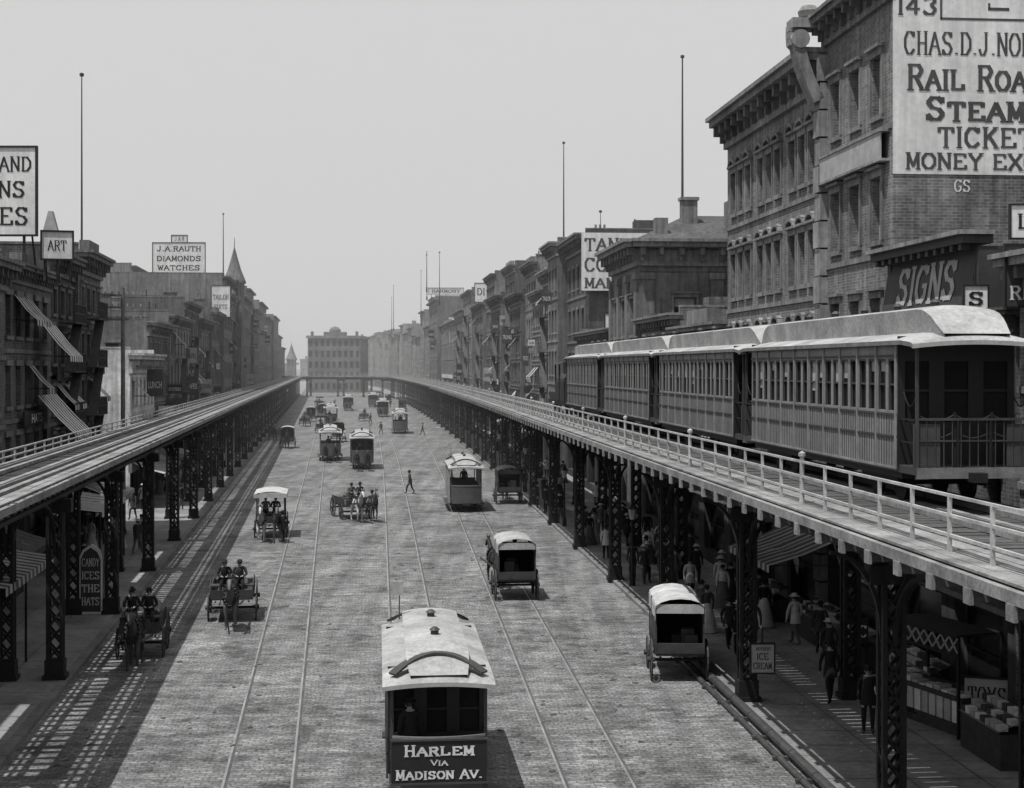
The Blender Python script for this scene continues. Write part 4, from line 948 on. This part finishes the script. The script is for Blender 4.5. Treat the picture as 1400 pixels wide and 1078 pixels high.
wagon(5.2,46.3,AR-.12,'van',1,1,top=canvas,w=1.7,L=2.8,drivers=0,hturn=-.75)
wagon(-10.9,57.2,AL+math.pi+.03,'cart',1,2,drivers=2,w=1.8,L=3.0)
wagon(-12.55,49.8,AL+math.pi+.02,'cart',1,1,drivers=2,w=1.5,L=2.4)
wagon(-13.9,84.5,AL+math.pi,'canopy',2,2,top=canvas,drivers=2,w=1.8,L=3.0)
wagon(-10.4,94.5,AL+math.pi+.25,'cart',2,2,drivers=2,w=1.9,L=3.0)
wagon(-.3,104.5,AR,'van',1,1,top=black,w=1.8,drivers=0)
for q in ((-22.6,190,AL+math.pi,'van',0),(-28,215,AL+math.pi,'canopy',1),(-26.5,262,AR,'cart',1),(-37,285,AL+math.pi,'van',0),(-34,240,AL+math.pi,'cart',0),(-24,320,AR,'van',2),(-41,310,AL+math.pi,'canopy',2),(-40,360,AL+math.pi,'van',2),(-33,390,AR,'van',2),(-45,400,AL+math.pi,'cart',2),(-31.5,195,AL+math.pi,'cart',1),(-27,176,AL+math.pi,'van',0),(-36,262,AL+math.pi,'van',1),(-46,350,AL+math.pi,'canopy',1),(-38,420,AR,'canopy',1)): wagon(q[0],q[1],q[2],q[3],1,q[4],top=random.choice([canvas,black,irong]),w=1.8)
# ------------------------------------------------------------ people
person(-7.8,112,0,1.9,'walk','bowler','charcoal','black')
person(-9.0,94.0,0,-2.6,'stand','bowler','grey','charcoal'); person(-12.6,80.5,0,.4,'walk','bowler','black','black')
person(9.05,41.6,.13,AR,'walk','bowler','black','black'); person(9.75,50.3,.13,AR+.5,'walk','straw','light','grey')
person(9.3,38.2,.13,AR+2.8,'stand','bowler','black','black'); person(6.2,67.4,.13,AR+1,'stand','bowler','black','black'); person(6.8,67.9,.13,AR-1.5,'stand','bowler','charcoal','grey')
for x,y in ((2.2,95.6),(2.7,96.6),(1.7,99)): person(x,y,.13,U_(0,6),'stand','bowler','black','black')
coats=['black','black','charcoal','grey','brown','light']
def crowd(n,fx,ya,yb,l0,l1):
    for i in range(n):
        y=U_(ya,yb); L=U_(l0,l1); w=R()<.2
        person(fx(y,L),y,.13,random.choice([0,math.pi])+U_(-.5,.5),'stand' if w else random.choice(['walk','walk','stand']),random.choice(['bowler','straw','cap','bowler']) if not w else 'cap',random.choice(coats),random.choice(['black','charcoal','grey']) if not (w and R()<.5) else 'light',w,U_(.95,1.03))
crowd(46,xR,52,170,11.2,15.0); crowd(22,xR,44,85,11.4,14.6); crowd(44,xL,54,190,-13,-9.2); crowd(16,xR,58,130,10.75,11.6)
for i in range(18):
    y=U_(160,380); t=U_(.15,.85); x=xL(y,KL)*(1-t)+xR(y,KR)*t
    person(x,y,0,U_(0,6.28),'walk','bowler',random.choice(coats),'black')
# ------------------------------------------------------------ pavement furniture
def lamp(x,y,z=.13):
    mb=MB(); mb.tube((0,0,0),(0,0,.5),.14,.11,iron,8); mb.tube((0,0,.5),(0,0,2.9),.06,.045,iron,8); mb.box(-.3,.3,-.02,.02,2.6,2.64,iron)
    mb.lathe([(.1,2.9),(.2,3.35),(.21,3.37),(.05,3.6),(0,3.7)],(0,0,0),cream,6); mb.lathe([(.23,3.35),(.06,3.62),(0,3.78)],(0,0,0),iron,6)
    mb.obj('street_lamp',T(x,y,z))
for d in (60,84,108,132,160): lamp(xR(d+4,10.9),d+4); lamp(xL(d,-8.6),d)
def stall(x,y,ang,w=2.2,aw=True):
    mb=MB(); mb.box(0,w,0,.8,.0,.85,wood); mb.quad((0,-.05,.9),(w,-.05,.9),(w,.85,1.3),(0,.85,1.3),woodl)
    for i in range(int(w/.3)):
        for k in range(3): mb.box(.05+i*.3,.28+i*.3,-.02+k*.28,.2+k*.28,.93+k*.13,1.0+k*.13+U_(0,.1),random.choice([white,cream,irong,canvas,wood]))
    if aw:
        for xx in (0,w): 
            for yy in (0,.8): mb.beam((xx,yy,0),(xx,yy,2.3),.05,.05,wood)
        awning(mb,Vector((0,.85,0)),X_,-Y_,-.1,w+.1,2.5,1.3,.35,True)
    mb.obj('street_stall',T(x,y,.13)@Rz(ang))
stall(xR(37,14.6),37,AR-1.57,2.4,False); stall(xR(43.5,14.9),43.5,AR-1.57,3,False); stall(xR(57,14.4),57,AR-1.57); stall(xL(60,-12.8),60,AL+1.57); stall(xR(48,14.6),48,AR-1.57,2.5,False); stall(xR(52.5,14.8),52.5,AR-1.57,2.5,False)
def saw(M,O,N,u0,u1,z,out,drop,st,m1,posts=()):
    mb=MB(); mb.M=M; awning(mb,Vector(O),Y_,N,u0,u1,z,out,drop,st,m1)
    for (px,q,h) in posts: mb.tube((px,q,.13),(px,q,h),.04,.04,iron,6)
    mb.M=Matrix.Identity(4); mb.obj('shop_awning')
saw(FR(51,16),(0,0,0),-X_,0,6,3.7,2.6,.9,True,canvas)
saw(FL(66,BL),(0,0,0),X_,0,8,3.6,3.4,.5,False,white,((3.3,0,3.1),(3.3,4,3.1),(3.3,8,3.1)))
saw(FL(43,BL),(.1,0,0),X_,0,8,3.9,3.9,.8,True,canvas,((3.8,0,3.1),(3.8,4,3.1),(3.8,8,3.1)))
saw(FL(67.5,BL),(.45,0,0),X_,0,3.4,11.7,1.3,1.5,True,white)
saw(FL(66.5,BL),(.45,0,0),X_,0,4.6,8.4,1.7,1.8,True,white)
mb=MB(); mb.box(-.5,.5,-.03,.03,.15,1.15,white); mb.beam((-.4,.0,1.1),(-.4,.5,0),.04,.04,wood); mb.beam((.4,0,1.1),(.4,.5,0),.04,.04,wood); mb.box(-.5,-.44,-.03,.03,0,.15,wood); mb.box(.44,.5,-.03,.03,0,.15,wood)
mb.obj('sandwich_board',T(10.9,50,.13)@Rz(.3))
def front(x,y,ang,w,z0,z1,st,bm,tm):
    mb=MB(); mb.box(0,w,0,.06,z0,z1,bm); mb.box(-.03,w+.03,-.02,.08,z1,z1+.05,iron); mb.box(-.03,w+.03,-.02,.08,z0-.05,z0,iron)
    slab(mb,st,Vector((w*.08,0,z0+(z1-z0)*.22)),X_,Z_,w*.84,(z1-z0)*.56,tm)
    for k in (.1,.9): mb.beam((w*k,.04,0),(w*k,.04,z0),.05,.05,iron)
    mb.obj('shop_sign',T(x,y,.13)@Rz(ang))
front(xR(41.5,13.6),41.5,AR-1.2,2.2,.25,.8,'TOILET',black,white)
front(xR(38,15.1),38,AR-.4,1.1,.6,1.5,'TOYS',cream,black); front(xR(45.6,14.4),45.6,AR-.3,.7,1.0,1.7,'IOC',black,white)
mb=MB()
for i in range(9): mb.beam((i*.35,0,2.2),(i*.35+.35,0,2.6),.03,.04,cream); mb.beam((i*.35+.35,0,2.2),(i*.35,0,2.6),.03,.04,cream)
mb.box(0,3.15,-.03,.03,2.6,2.68,iron); mb.box(0,3.15,-.03,.03,2.12,2.2,iron); mb.box(0,3.15,.03,1.4,2.62,2.68,iron)
for x in (0,3.1):
    for y in (0,1.35): mb.box(x,x+.07,y,y+.07,0,2.62,iron)
mb.box(.1,3.05,.2,1.3,0,1.0,wood)
for i in range(9): mb.box(.15+i*.32,.4+i*.32,.15,.19,.35,.9,random.choice([white,cream,canvas])); mb.box(.15+i*.32,.4+i*.32,.3,.7,1.0,1.04+U_(0,.1),random.choice([white,cream]))
mb.obj('news_stand',T(xR(40.5,13.9),40.5,.13)@Rz(AR-1.3))
# ------------------------------------------------------------ summer haze over the distant street (real scattering volume)
hm=bpy.data.materials.new('haze'); hm.use_nodes=True; nt=hm.node_tree; nt.nodes.remove(nt.nodes['Principled BSDF'])
vs_=nt.nodes.new('ShaderNodeVolumeScatter'); vs_.inputs['Density'].default_value=.00065; vs_.inputs['Anisotropy'].default_value=.2
nt.links.new(vs_.outputs[0],nt.nodes['Material Output'].inputs['Volume'])
mb=MB(); mb.box(-500,350,70,1500,-1,70,hm); mb.obj('atmospheric_haze')
# ------------------------------------------------------------ light
sx,sy=.27,.27
dirv=Vector((sx,sy,-1)).normalized()
sun=bpy.data.lights.new('sun','SUN'); sun.energy=5.0; sun.angle=math.radians(.5); sun.color=(1,.995,.985)
so=bpy.data.objects.new('sun',sun); col.objects.link(so); so.rotation_euler=dirv.to_track_quat('-Z','Y').to_euler(); so.location=(-30,-20,80)
w=bpy.data.worlds.new('World'); scene.world=w; w.use_nodes=True; nt=w.node_tree
sky=nt.nodes.new('ShaderNodeTexSky'); sky.sky_type='NISHITA'; sky.sun_disc=False
sky.sun_elevation=math.asin(-dirv.z); sky.sun_rotation=math.atan2(-sx,-sy)%(2*math.pi)
sky.air_density=1.5; sky.dust_density=4.0; sky.ozone_density=1
hs=nt.nodes.new('ShaderNodeHueSaturation'); hs.inputs['Saturation'].default_value=0
mx=nt.nodes.new('ShaderNodeMix'); mx.data_type='RGBA'; mx.inputs[0].default_value=.8; mx.inputs[7].default_value=(7.0,7.0,7.0,1)
bg=nt.nodes['Background']; bg.inputs['Strength'].default_value=.1
nt.links.new(sky.outputs[0],hs.inputs['Color']); nt.links.new(hs.outputs[0],mx.inputs[6]); nt.links.new(mx.outputs[2],bg.inputs['Color'])
scene.view_settings.view_transform='Standard'; scene.view_settings.look='None'; scene.view_settings.exposure=0
cam=bpy.data.cameras.new('camera'); co=bpy.data.objects.new('camera',cam); col.objects.link(co)
co.location=(0,0,9.7); co.rotation_euler=(math.radians(90),0,0); cam.sensor_width=36; cam.lens=51.43; cam.shift_y=-37/1400; cam.clip_end=8000; cam.clip_start=.5
scene.camera=co
print('objects',len(bpy.data.objects))
